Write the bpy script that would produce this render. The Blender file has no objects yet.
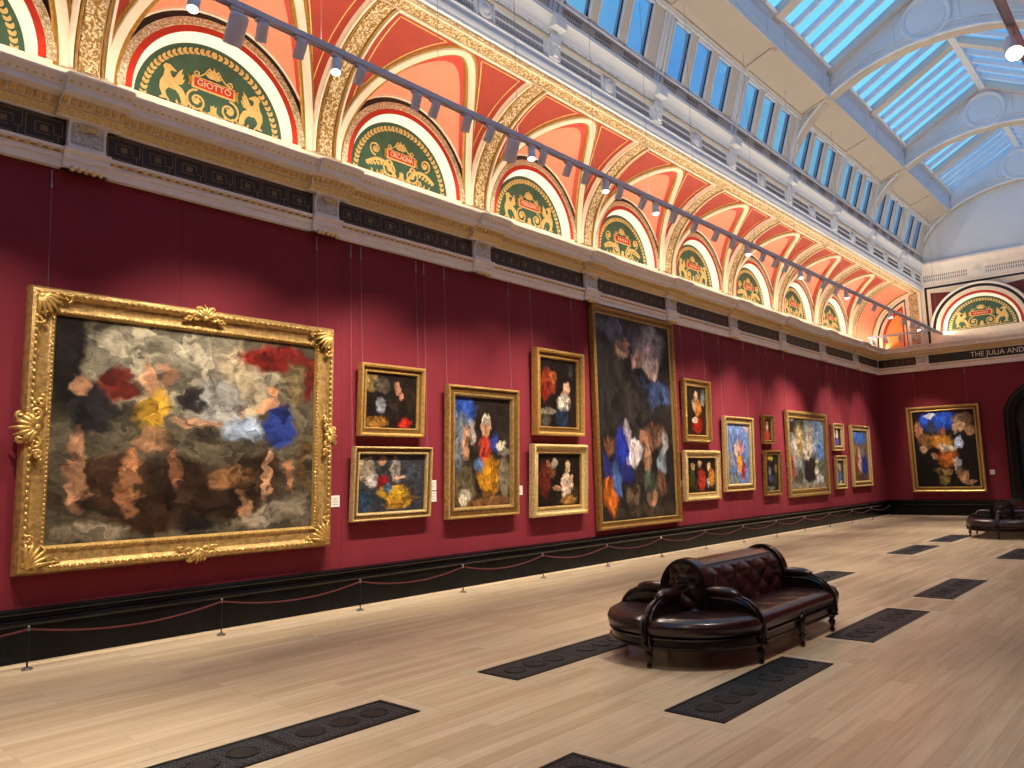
import bpy, bmesh, math, random
from math import sin, cos, pi, sqrt, radians, atan2
from mathutils import Vector, Matrix
random.seed(7)
SC = bpy.context.scene
COL = SC.collection
# ------------------------------------------------------------------ helpers
def lin(c):
    return tuple(((v/255)/12.92 if v/255 <= .04045 else ((v/255+.055)/1.055)**2.4) for v in c)
def new_mat(name):
    m = bpy.data.materials.new(name); m.use_nodes = True
    nt = m.node_tree
    return m, nt, nt.nodes['Principled BSDF'], nt.nodes['Material Output']
def mat(name, rgb, rough=.5, metal=0., var=.0, vscale=8., bump=0., bscale=30., spec=.5, coat=0., rgb2=None, coord='Object', stretch=None):
    """procedural material: base colour varied by noise, optional bump"""
    m, nt, b, o = new_mat(name)
    c1 = lin(rgb); b.inputs['Roughness'].default_value = rough; b.inputs['Metallic'].default_value = metal
    b.inputs['Specular IOR Level'].default_value = spec; b.inputs['Coat Weight'].default_value = coat
    b.inputs['Coat Roughness'].default_value = .15
    tc = nt.nodes.new('ShaderNodeTexCoord')
    src = tc.outputs[coord]
    if stretch:
        mp = nt.nodes.new('ShaderNodeMapping'); mp.inputs['Scale'].default_value = stretch
        nt.links.new(src, mp.inputs['Vector']); src = mp.outputs['Vector']
    n = nt.nodes.new('ShaderNodeTexNoise'); n.inputs['Scale'].default_value = vscale; n.inputs['Detail'].default_value = 4
    nt.links.new(src, n.inputs['Vector'])
    mx = nt.nodes.new('ShaderNodeMix'); mx.data_type = 'RGBA'
    c2 = lin(rgb2) if rgb2 else tuple(v*(1-var) for v in c1)
    mx.inputs[6].default_value = (*c1, 1); mx.inputs[7].default_value = (*c2, 1)
    rp = nt.nodes.new('ShaderNodeMapRange'); rp.inputs[1].default_value = .35; rp.inputs[2].default_value = .65
    nt.links.new(n.outputs['Fac'], rp.inputs[0]); nt.links.new(rp.outputs[0], mx.inputs[0])
    nt.links.new(mx.outputs[2], b.inputs['Base Color'])
    if bump:
        n2 = nt.nodes.new('ShaderNodeTexNoise'); n2.inputs['Scale'].default_value = bscale; n2.inputs['Detail'].default_value = 3
        nt.links.new(src, n2.inputs['Vector'])
        bp = nt.nodes.new('ShaderNodeBump'); bp.inputs['Strength'].default_value = bump; bp.inputs['Distance'].default_value = .02
        nt.links.new(n2.outputs['Fac'], bp.inputs['Height']); nt.links.new(bp.outputs['Normal'], b.inputs['Normal'])
    return m
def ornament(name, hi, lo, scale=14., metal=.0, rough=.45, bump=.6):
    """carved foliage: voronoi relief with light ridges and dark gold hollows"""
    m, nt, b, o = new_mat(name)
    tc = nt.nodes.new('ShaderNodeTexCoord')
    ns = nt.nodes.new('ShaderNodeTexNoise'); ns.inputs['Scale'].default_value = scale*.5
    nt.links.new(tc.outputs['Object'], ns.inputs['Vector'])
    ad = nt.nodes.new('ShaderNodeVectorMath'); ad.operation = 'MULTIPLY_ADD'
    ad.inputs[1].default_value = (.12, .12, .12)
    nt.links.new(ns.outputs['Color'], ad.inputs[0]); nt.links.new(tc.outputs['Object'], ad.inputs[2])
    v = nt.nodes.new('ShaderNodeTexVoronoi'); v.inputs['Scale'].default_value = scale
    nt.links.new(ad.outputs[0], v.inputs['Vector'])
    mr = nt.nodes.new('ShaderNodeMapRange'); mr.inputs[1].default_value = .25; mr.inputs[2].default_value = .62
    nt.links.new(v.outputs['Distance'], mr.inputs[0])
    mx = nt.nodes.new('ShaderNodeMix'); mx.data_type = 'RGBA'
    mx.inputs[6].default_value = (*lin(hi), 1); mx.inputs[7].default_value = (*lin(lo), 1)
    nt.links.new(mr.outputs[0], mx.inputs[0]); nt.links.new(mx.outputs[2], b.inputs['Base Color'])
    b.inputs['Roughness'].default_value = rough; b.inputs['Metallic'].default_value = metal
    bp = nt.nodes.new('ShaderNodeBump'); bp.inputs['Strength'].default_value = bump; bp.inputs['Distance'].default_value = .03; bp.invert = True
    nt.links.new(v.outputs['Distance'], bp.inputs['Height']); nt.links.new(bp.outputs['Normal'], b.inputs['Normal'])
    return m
def emis(name, rgb, s):
    m, nt, b, o = new_mat(name)
    b.inputs['Base Color'].default_value = (*lin(rgb), 1)
    b.inputs['Emission Color'].default_value = (*lin(rgb), 1); b.inputs['Emission Strength'].default_value = s
    return m
class MB:
    def __init__(s): s.v = []; s.f = []
    def add(s, vs, fs):
        o = len(s.v); s.v += [tuple(p) for p in vs]; s.f += [tuple(i+o for i in f) for f in fs]; return s
    def box(s, x0, x1, y0, y1, z0, z1):
        return s.hexa([(x0,y0,z0),(x1,y0,z0),(x1,y1,z0),(x0,y1,z0),(x0,y0,z1),(x1,y0,z1),(x1,y1,z1),(x0,y1,z1)])
    def hexa(s, p):
        return s.add(p, [(0,3,2,1),(4,5,6,7),(0,1,5,4),(1,2,6,5),(2,3,7,6),(3,0,4,7)])
    def prism(s, prof, a, b, f=None, cap=True):
        """profile of (u,w) swept from a to b; f maps (u,t,w) -> point (default along Y: u=X, w=Z)"""
        f = f or (lambda u, t, w: (u, t, w)); n = len(prof)
        vs = [f(u, a, w) for u, w in prof] + [f(u, b, w) for u, w in prof]
        fs = [(i, (i+1) % n, n+(i+1) % n, n+i) for i in range(n)]
        if cap: fs += [tuple(range(n-1, -1, -1)), tuple(range(n, 2*n))]
        return s.add(vs, fs)
    def sweep(s, pts, nrm, w, h, lift=0., closed=False):
        """rectangular rib along pts; nrm = unit vectors the rib stands out along; w across, h out"""
        n = len(pts); vs = []
        for i in range(n):
            p = Vector(pts[i])
            if closed: t = Vector(pts[(i+1) % n])-Vector(pts[i-1])
            else: t = Vector(pts[min(i+1, n-1)])-Vector(pts[max(i-1, 0)])
            t.normalize(); N = Vector(nrm[i] if isinstance(nrm, list) else nrm)
            B = t.cross(N).normalized(); N = B.cross(t).normalized()
            a = p+N*lift
            for q in (a-B*w/2, a+B*w/2, a+B*(w/2-min(w*.18,.02))+N*h, a-B*(w/2-min(w*.18,.02))+N*h): vs.append(q)
        fs = []
        for i in range(n if closed else n-1):
            j = (i+1) % n
            for k in range(4): fs.append((4*i+k, 4*i+(k+1) % 4, 4*j+(k+1) % 4, 4*j+k))
        if not closed: fs += [(3,2,1,0), (4*n-4,4*n-3,4*n-2,4*n-1)]
        return s.add(vs, fs)
    def tube(s, pts, r, k=8, closed=False):
        n = len(pts); vs = []; ref = None
        for i in range(n):
            p = Vector(pts[i])
            if closed: t = Vector(pts[(i+1) % n])-Vector(pts[i-1])
            else: t = Vector(pts[min(i+1, n-1)])-Vector(pts[max(i-1, 0)])
            t.normalize()
            if ref is None: ref = Vector((0,0,1)) if abs(t.z) < .9 else Vector((1,0,0))
            a = (ref-t*ref.dot(t)).normalized(); ref = a; b = t.cross(a)
            rr = r[i] if isinstance(r, (list, tuple)) else r
            for q in range(k): vs.append(p+a*cos(2*pi*q/k)*rr+b*sin(2*pi*q/k)*rr)
        fs = []
        for i in range(n if closed else n-1):
            j = (i+1) % n
            for q in range(k): fs.append((i*k+q, i*k+(q+1) % k, j*k+(q+1) % k, j*k+q))
        if not closed: fs += [tuple(range(k-1,-1,-1)), tuple(range((n-1)*k, n*k))]
        return s.add(vs, fs)
    def lathe(s, prof, c=(0,0,0), k=16, ax=None):
        """profile of (r,h) turned about an axis (default Z) through c"""
        A = Vector(ax or (0,0,1)).normalized(); U = A.orthogonal().normalized(); V = A.cross(U); c = Vector(c)
        vs = []; n = len(prof)
        for r, h in prof:
            for q in range(k): vs.append(c+A*h+U*(r*cos(2*pi*q/k))+V*(r*sin(2*pi*q/k)))
        fs = [(i*k+q, i*k+(q+1) % k, (i+1)*k+(q+1) % k, (i+1)*k+q) for i in range(n-1) for q in range(k)]
        fs += [tuple(range(k-1,-1,-1)), tuple(range((n-1)*k, n*k))]
        return s.add(vs, fs)
    def ball(s, c, r, k=8, m=5):
        rx, ry, rz = r if isinstance(r, tuple) else (r, r, r)
        vs = [(c[0], c[1], c[2]-rz)]
        for i in range(1, m):
            a = -pi/2+pi*i/m
            for q in range(k): vs.append((c[0]+rx*cos(a)*cos(2*pi*q/k), c[1]+ry*cos(a)*sin(2*pi*q/k), c[2]+rz*sin(a)))
        vs.append((c[0], c[1], c[2]+rz)); L = len(vs)-1
        fs = [(0, 1+(q+1) % k, 1+q) for q in range(k)] + [(L, L-k+q, L-k+(q+1) % k) for q in range(k)]
        fs += [(1+i*k+q, 1+i*k+(q+1) % k, 1+(i+1)*k+(q+1) % k, 1+(i+1)*k+q) for i in range(m-2) for q in range(k)]
        return s.add(vs, fs)
    def grid(s, f, nu, nv, closed_u=False):
        vs = [f(i/nu, j/nv) for j in range(nv+1) for i in range(nu+1)]; w = nu+1
        return s.add(vs, [(j*w+i, j*w+i+1, (j+1)*w+i+1, (j+1)*w+i) for j in range(nv) for i in range(nu)])
    def slab(s, poly, f, t0, t1):
        """outline poly (u,w) extruded from t0 to t1 through f(u,w,t)"""
        n = len(poly); vs = [f(u,w,t0) for u,w in poly]+[f(u,w,t1) for u,w in poly]
        return s.add(vs, [(i,(i+1)%n,n+(i+1)%n,n+i) for i in range(n)]+[tuple(range(n-1,-1,-1)), tuple(range(n,2*n))])
    def ring(s, c, r0, r1, t0, t1, f, n=40, a0=0., a1=pi):
        """flat arch ring between radii r0,r1 and thickness t0..t1, mapped by f(u,w,t)"""
        vs = []
        for i in range(n+1):
            a = a0+(a1-a0)*i/n
            for r, t in ((r0,t0),(r1,t0),(r1,t1),(r0,t1)): vs.append(f(c[0]+r*cos(a), c[1]+r*sin(a), t))
        fs = [(4*i+k, 4*i+(k+1)%4, 4*i+4+(k+1)%4, 4*i+4+k) for i in range(n) for k in range(4)]
        fs += [(3,2,1,0),(4*n,4*n+1,4*n+2,4*n+3)]
        return s.add(vs, fs)
    def mesh(s, name, m, smooth=False, fix=True):
        me = bpy.data.meshes.new(name); me.from_pydata([tuple(p) for p in s.v], [], s.f)
        if fix:
            b = bmesh.new(); b.from_mesh(me); bmesh.ops.recalc_face_normals(b, faces=b.faces); b.to_mesh(me); b.free()
        if m: me.materials.append(m)
        if smooth:
            for p in me.polygons: p.use_smooth = True
            if smooth != 'all': me.set_sharp_from_angle(angle=radians(40))
        return me
    def build(s, name, m, parent=None, smooth=False, fix=True):
        o = bpy.data.objects.new(name, s.mesh(name, m, smooth, fix)); COL.objects.link(o)
        if parent: o.parent = parent
        return o
def tag(o, label, cat, group=None):
    o['label'] = label; o['category'] = cat
    if group: o['group'] = group
    return o
def thing(name, label, cat, loc=(0,0,0), group=None, M=None):
    o = bpy.data.objects.new(name, None); COL.objects.link(o); o.empty_display_size = .1
    if M is not None: o.matrix_world = M
    else: o.location = loc
    return tag(o, label, cat, group)
def struct(o): o['kind'] = 'structure'; return o
def dup(root, label=None, loc=None, M=None):
    r = root.copy(); COL.objects.link(r)
    if label: r['label'] = label
    if M is not None: r.matrix_world = M
    elif loc: r.location = loc
    for ch in list(root.children):
        c = ch.copy(); COL.objects.link(c); c.parent = r
        for g in list(ch.children):
            d = g.copy(); COL.objects.link(d); d.parent = c
    return r
ORD = 'zeroth first second third fourth fifth sixth seventh eighth ninth tenth eleventh twelfth thirteenth fourteenth fifteenth sixteenth seventeenth eighteenth nineteenth twentieth'.split()
def ordinal(n):
    if n <= 20: return ORD[n]
    t = {2:'twenty',3:'thirty',4:'forty'}[n//10]
    return {20:'twentieth',30:'thirtieth',40:'fortieth'}[n] if n % 10 == 0 else t+'-'+ORD[n%10]
# ------------------------------------------------------------------ room numbers
XR = 11.3; XC = 5.65; YB = 33.7; YF = -7.0
BAY = 3.44; PIL = [3.29+BAY*k for k in range(-3, 9)]       # pilaster lines on the long wall
Z0 = 6.97; R = 1.90                                          # springing and radius of the coved ceiling
# ------------------------------------------------------------------ materials
M_red = mat('crimson_wall_cloth', (120,36,48), .75, var=.10, vscale=3, bump=.05, bscale=400, spec=.25, stretch=(1,1,.25))
M_dado = mat('black_marble', (14,17,19), .22, var=.4, vscale=1.5, spec=.22, rgb2=(8,9,10))
M_white = mat('stone_white_paint', (238,230,222), .55, var=.08, vscale=5)
M_cream = mat('cream_paint', (236,220,196), .5, var=.08, vscale=6)
M_lant = mat('lantern_white_paint', (208,216,226), .55, var=.04, vscale=2)
M_lantd = mat('lantern_grey_paint', (196,192,184), .6, var=.05, vscale=2)
M_slot = mat('slot_grey', (112,110,112), .7)
M_soff = mat('soffit_paint', (182,176,166), .65, var=.05, vscale=2)
M_gold = mat('gilding', (214,166,70), .38, metal=.55, var=.35, vscale=25, bump=.15, bscale=60)
M_goldl = mat('pale_gilding', (238,206,130), .4, metal=.25, var=.2, vscale=30)
M_ochre = mat('ochre_gilding', (176,130,52), .45, metal=.3, var=.3, vscale=18)
M_reveal = mat('white_reveal_paint', (250,246,238), .6, var=.02)
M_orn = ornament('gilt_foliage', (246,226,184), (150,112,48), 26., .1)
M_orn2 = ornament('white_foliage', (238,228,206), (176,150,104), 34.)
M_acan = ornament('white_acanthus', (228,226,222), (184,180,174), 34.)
M_egg = mat('gilt_egg_moulding', (232,208,146), .45, metal=.1, var=.3, vscale=40)
M_rust = mat('rust_red_panel', (170,52,30), .6, var=.14, vscale=4)
M_salm = mat('salmon_panel', (236,142,112), .6, var=.06, vscale=3)
M_verm = mat('vermilion_band', (196,48,22), .5, var=.12, vscale=6)
M_green = mat('lunette_green', (62,96,74), .6, var=.25, vscale=5)
M_black = mat('black_band', (14,13,13), .4, var=.3)
M_key = mat('greek_key_ground', (40,28,20), .5, var=.3)
M_keyl = mat('greek_key_line', (128,104,66), .5, metal=.2, var=.2)
M_iron = mat('cast_iron', (34,38,42), .38, metal=.6, var=.4, vscale=30, bump=.3, bscale=80)
M_ironl = mat('sheen_iron', (104,114,124), .35, metal=.7, var=.4, vscale=60)  # blue-grey sheen of the lattice put into a lighter iron colour
M_void = mat('grille_void', (8,8,9), .7)
M_med = mat('medallion_iron', (20,23,26), .45, metal=.3, var=.5, vscale=60, bump=.4, bscale=120)
M_rail = mat('rail_paint', (190,190,208), .45, metal=.2, var=.05)
M_lampw = mat('fixture_paint', (214,214,224), .4, var=.05)
M_steel = mat('steel', (150,150,150), .3, metal=.9)
M_wire = mat('thin_wire', (136,132,130), .5, metal=.4)
M_lit = emis('lit_lens', (255,240,214), 14.)
M_dim = mat('lens_glass', (120,120,124), .15)
M_rope = mat('barrier_cord', (84,22,26), .8, bump=.5, bscale=300)
M_card = mat('caption_card', (232,226,220), .6)
M_leath = mat('oxblood_leather', (38,14,16), .3, var=.35, vscale=5, bump=.08, bscale=60, rgb2=(30,11,12), coat=.3)
M_wood = mat('ebonised_wood', (24,15,12), .25, var=.3, vscale=10, coat=.4)
M_bronze = mat('doorway_dark', (14,13,12), .5, var=.4)
def floor_mat():
    m, nt, b, o = new_mat('oak_boards')
    tc = nt.nodes.new('ShaderNodeTexCoord')
    mp = nt.nodes.new('ShaderNodeMapping'); mp.inputs['Rotation'].default_value = (0,0,pi/2)
    nt.links.new(tc.outputs['Object'], mp.inputs['Vector'])
    br = nt.nodes.new('ShaderNodeTexBrick')
    br.inputs['Scale'].default_value = 1.; br.inputs['Brick Width'].default_value = 1.9; br.inputs['Row Height'].default_value = .13
    br.inputs['Mortar Size'].default_value = .0012; br.offset = .37; br.offset_frequency = 3; br.inputs['Bias'].default_value = -.1
    br.inputs['Color1'].default_value = (*lin((212,192,162)),1); br.inputs['Color2'].default_value = (*lin((192,170,138)),1)
    br.inputs['Mortar'].default_value = (*lin((150,120,86)),1)
    nt.links.new(mp.outputs['Vector'], br.inputs['Vector'])
    mp2 = nt.nodes.new('ShaderNodeMapping'); mp2.inputs['Scale'].default_value = (9,.5,1)
    nt.links.new(tc.outputs['Object'], mp2.inputs['Vector'])
    n = nt.nodes.new('ShaderNodeTexNoise'); n.inputs['Scale'].default_value = 2.2; n.inputs['Detail'].default_value = 6
    nt.links.new(mp2.outputs['Vector'], n.inputs['Vector'])
    mr = nt.nodes.new('ShaderNodeMapRange'); mr.inputs[1].default_value = .3; mr.inputs[2].default_value = .7; mr.inputs[3].default_value = .86; mr.inputs[4].default_value = 1.08
    nt.links.new(n.outputs['Fac'], mr.inputs[0])
    mu = nt.nodes.new('ShaderNodeMix'); mu.data_type = 'RGBA'; mu.blend_type = 'MULTIPLY'; mu.inputs[0].default_value = 1
    nt.links.new(br.outputs['Color'], mu.inputs[6]); nt.links.new(mr.outputs[0], mu.inputs[7]); nt.links.new(mu.outputs[2], b.inputs['Base Color'])
    b.inputs['Roughness'].default_value = .24; b.inputs['Specular IOR Level'].default_value = .4
    return m
M_floor = floor_mat()
M_oakl = mat('pale_oak_border', (208,190,160), .28, var=.10, vscale=3, stretch=(6,.6,1))
def glass_mat(name, tint, refl):
    m, nt, b, o = new_mat(name); nt.nodes.remove(b)
    t = nt.nodes.new('ShaderNodeBsdfTransparent'); t.inputs[0].default_value = (*tint,1)
    g = nt.nodes.new('ShaderNodeBsdfGlossy'); g.inputs['Roughness'].default_value = .05
    fr = nt.nodes.new('ShaderNodeLayerWeight'); fr.inputs[0].default_value = .5
    pw = nt.nodes.new('ShaderNodeMath'); pw.operation = 'POWER'; pw.inputs[1].default_value = 5.; nt.links.new(fr.outputs['Facing'], pw.inputs[0])
    ml = nt.nodes.new('ShaderNodeMath'); ml.operation = 'MULTIPLY_ADD'; ml.inputs[1].default_value = .7; ml.inputs[2].default_value = refl; nt.links.new(pw.outputs[0], ml.inputs[0])
    x = nt.nodes.new('ShaderNodeMixShader')
    nt.links.new(ml.outputs[0], x.inputs[0]); nt.links.new(t.outputs[0], x.inputs[1]); nt.links.new(g.outputs[0], x.inputs[2])
    nt.links.new(x.outputs[0], o.inputs['Surface']); return m
M_sky = glass_mat('skylight_glass', (.98,.99,1.), .03)
M_win = glass_mat('clerestory_glass', (.80,.78,.80), .06)
def paint_mat(name, base, blobs, seed=0.):
    """canvas paint: soft patches of pigment over a ground, warped by noise"""
    m, nt, b, o = new_mat(name)
    L = nt.links.new
    uv = nt.nodes.new('ShaderNodeTexCoord'); 
    ns = nt.nodes.new('ShaderNodeTexNoise'); ns.inputs['Scale'].default_value = 5.; ns.inputs['Detail'].default_value = 5; ns.noise_dimensions = '4D'; ns.inputs['W'].default_value = seed
    L(uv.outputs['UV'], ns.inputs['Vector'])
    sb = nt.nodes.new('ShaderNodeVectorMath'); sb.operation = 'MULTIPLY_ADD'; sb.inputs[1].default_value = (.17,.17,0)
    L(ns.outputs['Color'], sb.inputs[0]); L(uv.outputs['UV'], sb.inputs[2])
    nf = nt.nodes.new('ShaderNodeTexNoise'); nf.inputs['Scale'].default_value = 17.; nf.inputs['Detail'].default_value = 4; L(uv.outputs['UV'], nf.inputs['Vector'])
    s2 = nt.nodes.new('ShaderNodeVectorMath'); s2.operation = 'MULTIPLY_ADD'; s2.inputs[1].default_value = (.09,.09,0)
    L(nf.outputs['Color'], s2.inputs[0]); L(sb.outputs[0], s2.inputs[2])
    of = nt.nodes.new('ShaderNodeVectorMath'); of.operation = 'SUBTRACT'; of.inputs[1].default_value = (.13,.13,0)
    L(s2.outputs[0], of.inputs[0])
    col = None
    for (u,v,ru,rv,rgb) in blobs:
        mp = nt.nodes.new('ShaderNodeMapping'); mp.inputs['Location'].default_value = (-u/ru,-v/rv,0); mp.inputs['Scale'].default_value = (1/ru,1/rv,0)
        L(of.outputs[0], mp.inputs['Vector'])
        ln = nt.nodes.new('ShaderNodeVectorMath'); ln.operation = 'LENGTH'; L(mp.outputs[0], ln.inputs[0])
        mr = nt.nodes.new('ShaderNodeMapRange'); mr.interpolation_type = 'SMOOTHSTEP'
        mr.inputs[1].default_value = 1.25; mr.inputs[2].default_value = .72; L(ln.outputs['Value'], mr.inputs[0])
        mx = nt.nodes.new('ShaderNodeMix'); mx.data_type = 'RGBA'
        if col: L(col, mx.inputs[6])
        else: mx.inputs[6].default_value = (*lin(base),1)
        mx.inputs[7].default_value = (*lin(rgb),1); L(mr.outputs[0], mx.inputs[0]); col = mx.outputs[2]
    n2 = nt.nodes.new('ShaderNodeTexNoise'); n2.inputs['Scale'].default_value = 19; n2.inputs['Detail'].default_value = 8; n2.inputs['Roughness'].default_value = .65
    L(of.outputs[0], n2.inputs['Vector'])
    r2 = nt.nodes.new('ShaderNodeMapRange'); r2.inputs[1].default_value = .32; r2.inputs[2].default_value = .68; r2.inputs[3].default_value = .25; r2.inputs[4].default_value = 1.7
    L(n2.outputs['Fac'], r2.inputs[0])
    mu = nt.nodes.new('ShaderNodeMix'); mu.data_type = 'RGBA'; mu.blend_type = 'MULTIPLY'; mu.inputs[0].default_value = 1
    L(col, mu.inputs[6]); L(r2.outputs[0], mu.inputs[7])
    vo = nt.nodes.new('ShaderNodeTexVoronoi'); vo.inputs['Scale'].default_value = 13.; vo.inputs['Randomness'].default_value = 1.; L(of.outputs[0], vo.inputs['Vector'])
    sp = nt.nodes.new('ShaderNodeSeparateColor'); L(vo.outputs['Color'], sp.inputs[0])
    r3 = nt.nodes.new('ShaderNodeMapRange'); r3.inputs[3].default_value = .35; r3.inputs[4].default_value = 1.05; L(sp.outputs[0], r3.inputs[0])
    m3 = nt.nodes.new('ShaderNodeMix'); m3.data_type = 'RGBA'; m3.blend_type = 'MULTIPLY'; m3.inputs[0].default_value = 1
    L(mu.outputs[2], m3.inputs[6]); L(r3.outputs[0], m3.inputs[7]); L(m3.outputs[2], b.inputs['Base Color'])
    b.inputs['Roughness'].default_value = .45; b.inputs['Specular IOR Level'].default_value = .3
    return m
# ------------------------------------------------------------------ shell
fl = struct(MB().box(-.3, XR+.3, YF-.3, YB+.3, -.2, 0).build('floor', M_floor))
LW = lambda u, w, t: (t, u, w)                 # long wall: u = Y, w = Z, t = out of the wall
BW = lambda u, w, t: (u, YB-t, w)              # end wall:  u = X, w = Z, t = out of the wall
struct(MB().box(-.3, 0, YF, YB, 0, 6.9).build('wall_left', M_red))
struct(MB().box(XR, XR+.3, YF, YB, 0, 6.9).build('wall_right', M_red))
struct(MB().box(0, XR, YF-.3, YF, 0, 10).build('wall_front', M_red))
DX0, DX1, DZ, DR = 4.55, 6.75, 3.6, 1.1        # archway in the end wall
wb = MB().box(-.3, DX0, YB, YB+.3, 0, 9.1).box(DX1, XR+.3, YB, YB+.3, 0, 9.1)
n = 24
for i in range(n):
    a0, a1 = pi*i/n, pi*(i+1)/n
    xa, xb = XC-DR*cos(a0), XC-DR*cos(a1); za, zb = DZ+DR*sin(a0), DZ+DR*sin(a1)
    wb.hexa([(xa,YB,za),(xb,YB,zb),(xb,YB+.3,zb),(xa,YB+.3,za),(xa,YB,9.1),(xb,YB,9.1),(xb,YB+.3,9.1),(xa,YB+.3,9.1)])
wall_back = struct(wb.build('wall_back', M_red))
# seams of the wall cloth
sm = MB()
for k in range(-2, 13):
    y = 2.0+2.55*k
    if YF < y < YB-.3: sm.box(-.002, .004, y-.006, y+.006, .58, 5.68)
sm.build('cloth_seam', mat('seam_cloth', (110,26,42), .8), bpy.data.objects['wall_left'])
# dado of black marble with a double moulding
DADO = [(0,0),(.05,0),(.05,.40),(.07,.41),(.085,.44),(.075,.475),(.05,.49),(.05,.515),(.085,.53),(.10,.555),(.095,.58),(.05,.60),(0,.60)]
struct(MB().prism(DADO, YF, YB).build('baseboard_left', M_dado, smooth=True))
struct(MB().prism([(XR-u, w) for u, w in DADO], YF, YB).build('baseboard_right', M_dado, smooth=True))
bb = MB()
for a, b in ((0, DX0-.25), (DX1+.25, XR)): bb.prism(DADO, a, b, lambda u,t,w: (t, YB-u, w))
struct(bb.build('baseboard_back', M_dado, smooth=True))
MB().box(.05,.062,YF,YB-.06,0,.02).build('floor_fillet', M_oakl, bpy.data.objects['baseboard_left'])
# doorway in the end wall
d = struct(MB().ring((XC, DZ), DR-.10, DR+.26, -.3, .07, BW, 40).build('door_1', M_dado, smooth=True))
MB().box(DX0-.26, DX0+.1, YB-.07, YB+.3, 0, DZ).box(DX1-.1, DX1+.26, YB-.07, YB+.3, 0, DZ).build('jamb', M_dado, d)
MB().ring((XC, DZ), DR+.12, DR+.18, .07, .10, BW, 40).box(DX0-.18, DX0-.12, YB-.1, YB-.07, .6, DZ).box(DX1+.12, DX1+.18, YB-.1, YB-.07, .6, DZ).build('moulding', M_wood, d)
dl = MB()
for s in (-1, 1):
    dl.slab([(XC+s*1.05,0),(XC+s*.01,0),(XC+s*.01,DZ+1.05)]+[(XC+s*1.05*cos(a), DZ+1.05*sin(a)) for a in [pi/2*(1-i/12) for i in range(1,13)]], BW, -.28, -.2)
dl.build('dark_infill', M_bronze, d)  # near-black infill paints in the dark of the room beyond the archway
pn = MB()
for s in (-1, 1):
    for z0, z1 in ((.3,1.2),(1.4,2.5),(2.7,3.6)):
        pn.prism([(XC+s*.15,z0),(XC+s*.92,z0),(XC+s*.92,z1),(XC+s*.15,z1)], 0, .03, lambda u,t,w: (u, YB+.2-t, w))
pn.build('infill_panel', M_wood, d)
# ------------------------------------------------------------------ lower entablature
ARCHI = [(0,5.68),(.09,5.68),(.09,5.77),(.115,5.785),(.115,5.85),(.15,5.885),(.15,5.92),(.06,5.93),(0,5.93)]
CORN = [(0,6.27),(.10,6.27),(.11,6.29),(.17,6.365),(.17,6.38),(.25,6.46),(.27,6.465),(.40,6.47),(.40,6.545),(.425,6.555),(.44,6.59),(.49,6.63),(.49,6.66),(.30,6.69),(0,6.69)]
def off(p, d): return [(u+d if u > 0 else u, w) for u, w in p]
YL = lambda u,t,w: (u,t,w); RL = lambda u,t,w: (XR-u,t,w); BL = lambda u,t,w: (t, YB-u, w)
def entablature(name, f, a, b, piers):
    t = struct(MB().prism(ARCHI, a, b, f).build(name, M_white, smooth=True))
    MB().prism([(0,5.92),(.06,5.92),(.06,6.28),(0,6.28)], a, b, f).build('frieze_ground', M_white, t)
    c = MB().prism(CORN, a, b, f)
    for y in piers: c.prism(off(CORN,.09), y-.37, y+.37, f)
    c.build('cornice', M_white, t, smooth=True)
    cuts = sorted([(y-.37, y+.37) for y in piers])
    segs = []; p = a
    for q0, q1 in cuts:
        segs.append((p, q0, 0)); segs.append((q0, q1, .09)); p = q1
    segs.append((p, b, 0))
    leaf, dent, bead, egg = MB(), MB(), MB(), MB()
    for s0, s1, d in segs:
        s0 = max(s0, a); s1 = min(s1, b)
        if s1-s0 < .1: continue
        leaf.prism([(.115+d,6.285),(.178+d,6.36),(.178+d,6.372),(.14+d,6.372)], s0, s1, f)
        m = max(1, int((s1-s0)/.085)); st = (s1-s0)/m
        for i in range(m):
            y = s0+st*(i+.5)
            o = MB(); o.box(.17+d, .262+d, y-.026, y+.026, 6.39, 6.455)
            dent.add([f(*q) for q in o.v], o.f)
            o = MB(); o.ball((.425+d, y, 6.572), (.02,.026,.016), 6, 4); bead.add([f(*q) for q in o.v], o.f)
    m = int((b-a)/.12)
    for i in range(m):
        y = a+.12*(i+.5); o = MB(); o.ball((.135, y, 5.868), (.022,.042,.03), 6, 4); egg.add([f(*q) for q in o.v], o.f)
    leaf.build('leaf_band', M_egg, t, smooth=True); dent.build('dentil_band', M_goldl, t); bead.build('bead_band', M_egg, t); egg.build('egg_band', M_egg, t)
    MB().prism([(.118,5.845),(.135,5.86),(.135,5.88),(.118,5.882)], a, b, f).build('egg_ground', M_ochre, t)
    pie, ac, fest, pb = MB(), MB(), MB(), MB()
    for y in piers:
        pie.prism([(.0,5.90),(.17,5.90),(.13,6.0),(.13,6.18),(.18,6.28),(0,6.28)], y-.215, y+.215, f)
        pie.prism(off(ARCHI,.05), y-.26, y+.26, f)
        ac.prism([(.12,5.97),(.145,6.0),(.142,6.16),(.165,6.24),(.12,6.24)], y-.18, y+.18, f)
        for j in range(5):
            o = MB(); o.ball((.14, y-.16+.08*j, 5.675), (.035,.03,.04), 8, 5); pb.add([f(*q) for q in o.v], o.f)
        for j in range(5):
            a_ = pi*(j-2)/8; o = MB(); o.ball((.18, y+.1*sin(a_)*1.2, 6.24-.05*cos(a_)), (.02,.026,.04), 6, 4); fest.add([f(*q) for q in o.v], o.f)
    pie.build('console', M_white, t, smooth=True); ac.build('acanthus', M_acan, t); fest.build('gilt_festoon', M_egg, t); pb.build('pendant_bead', M_goldl, t)
    return t
entablature('trim_1', YL, YF, YB, PIL)
entablature('trim_2', RL, YF, YB, PIL)
BP = [1.73, XR-1.73]
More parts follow.
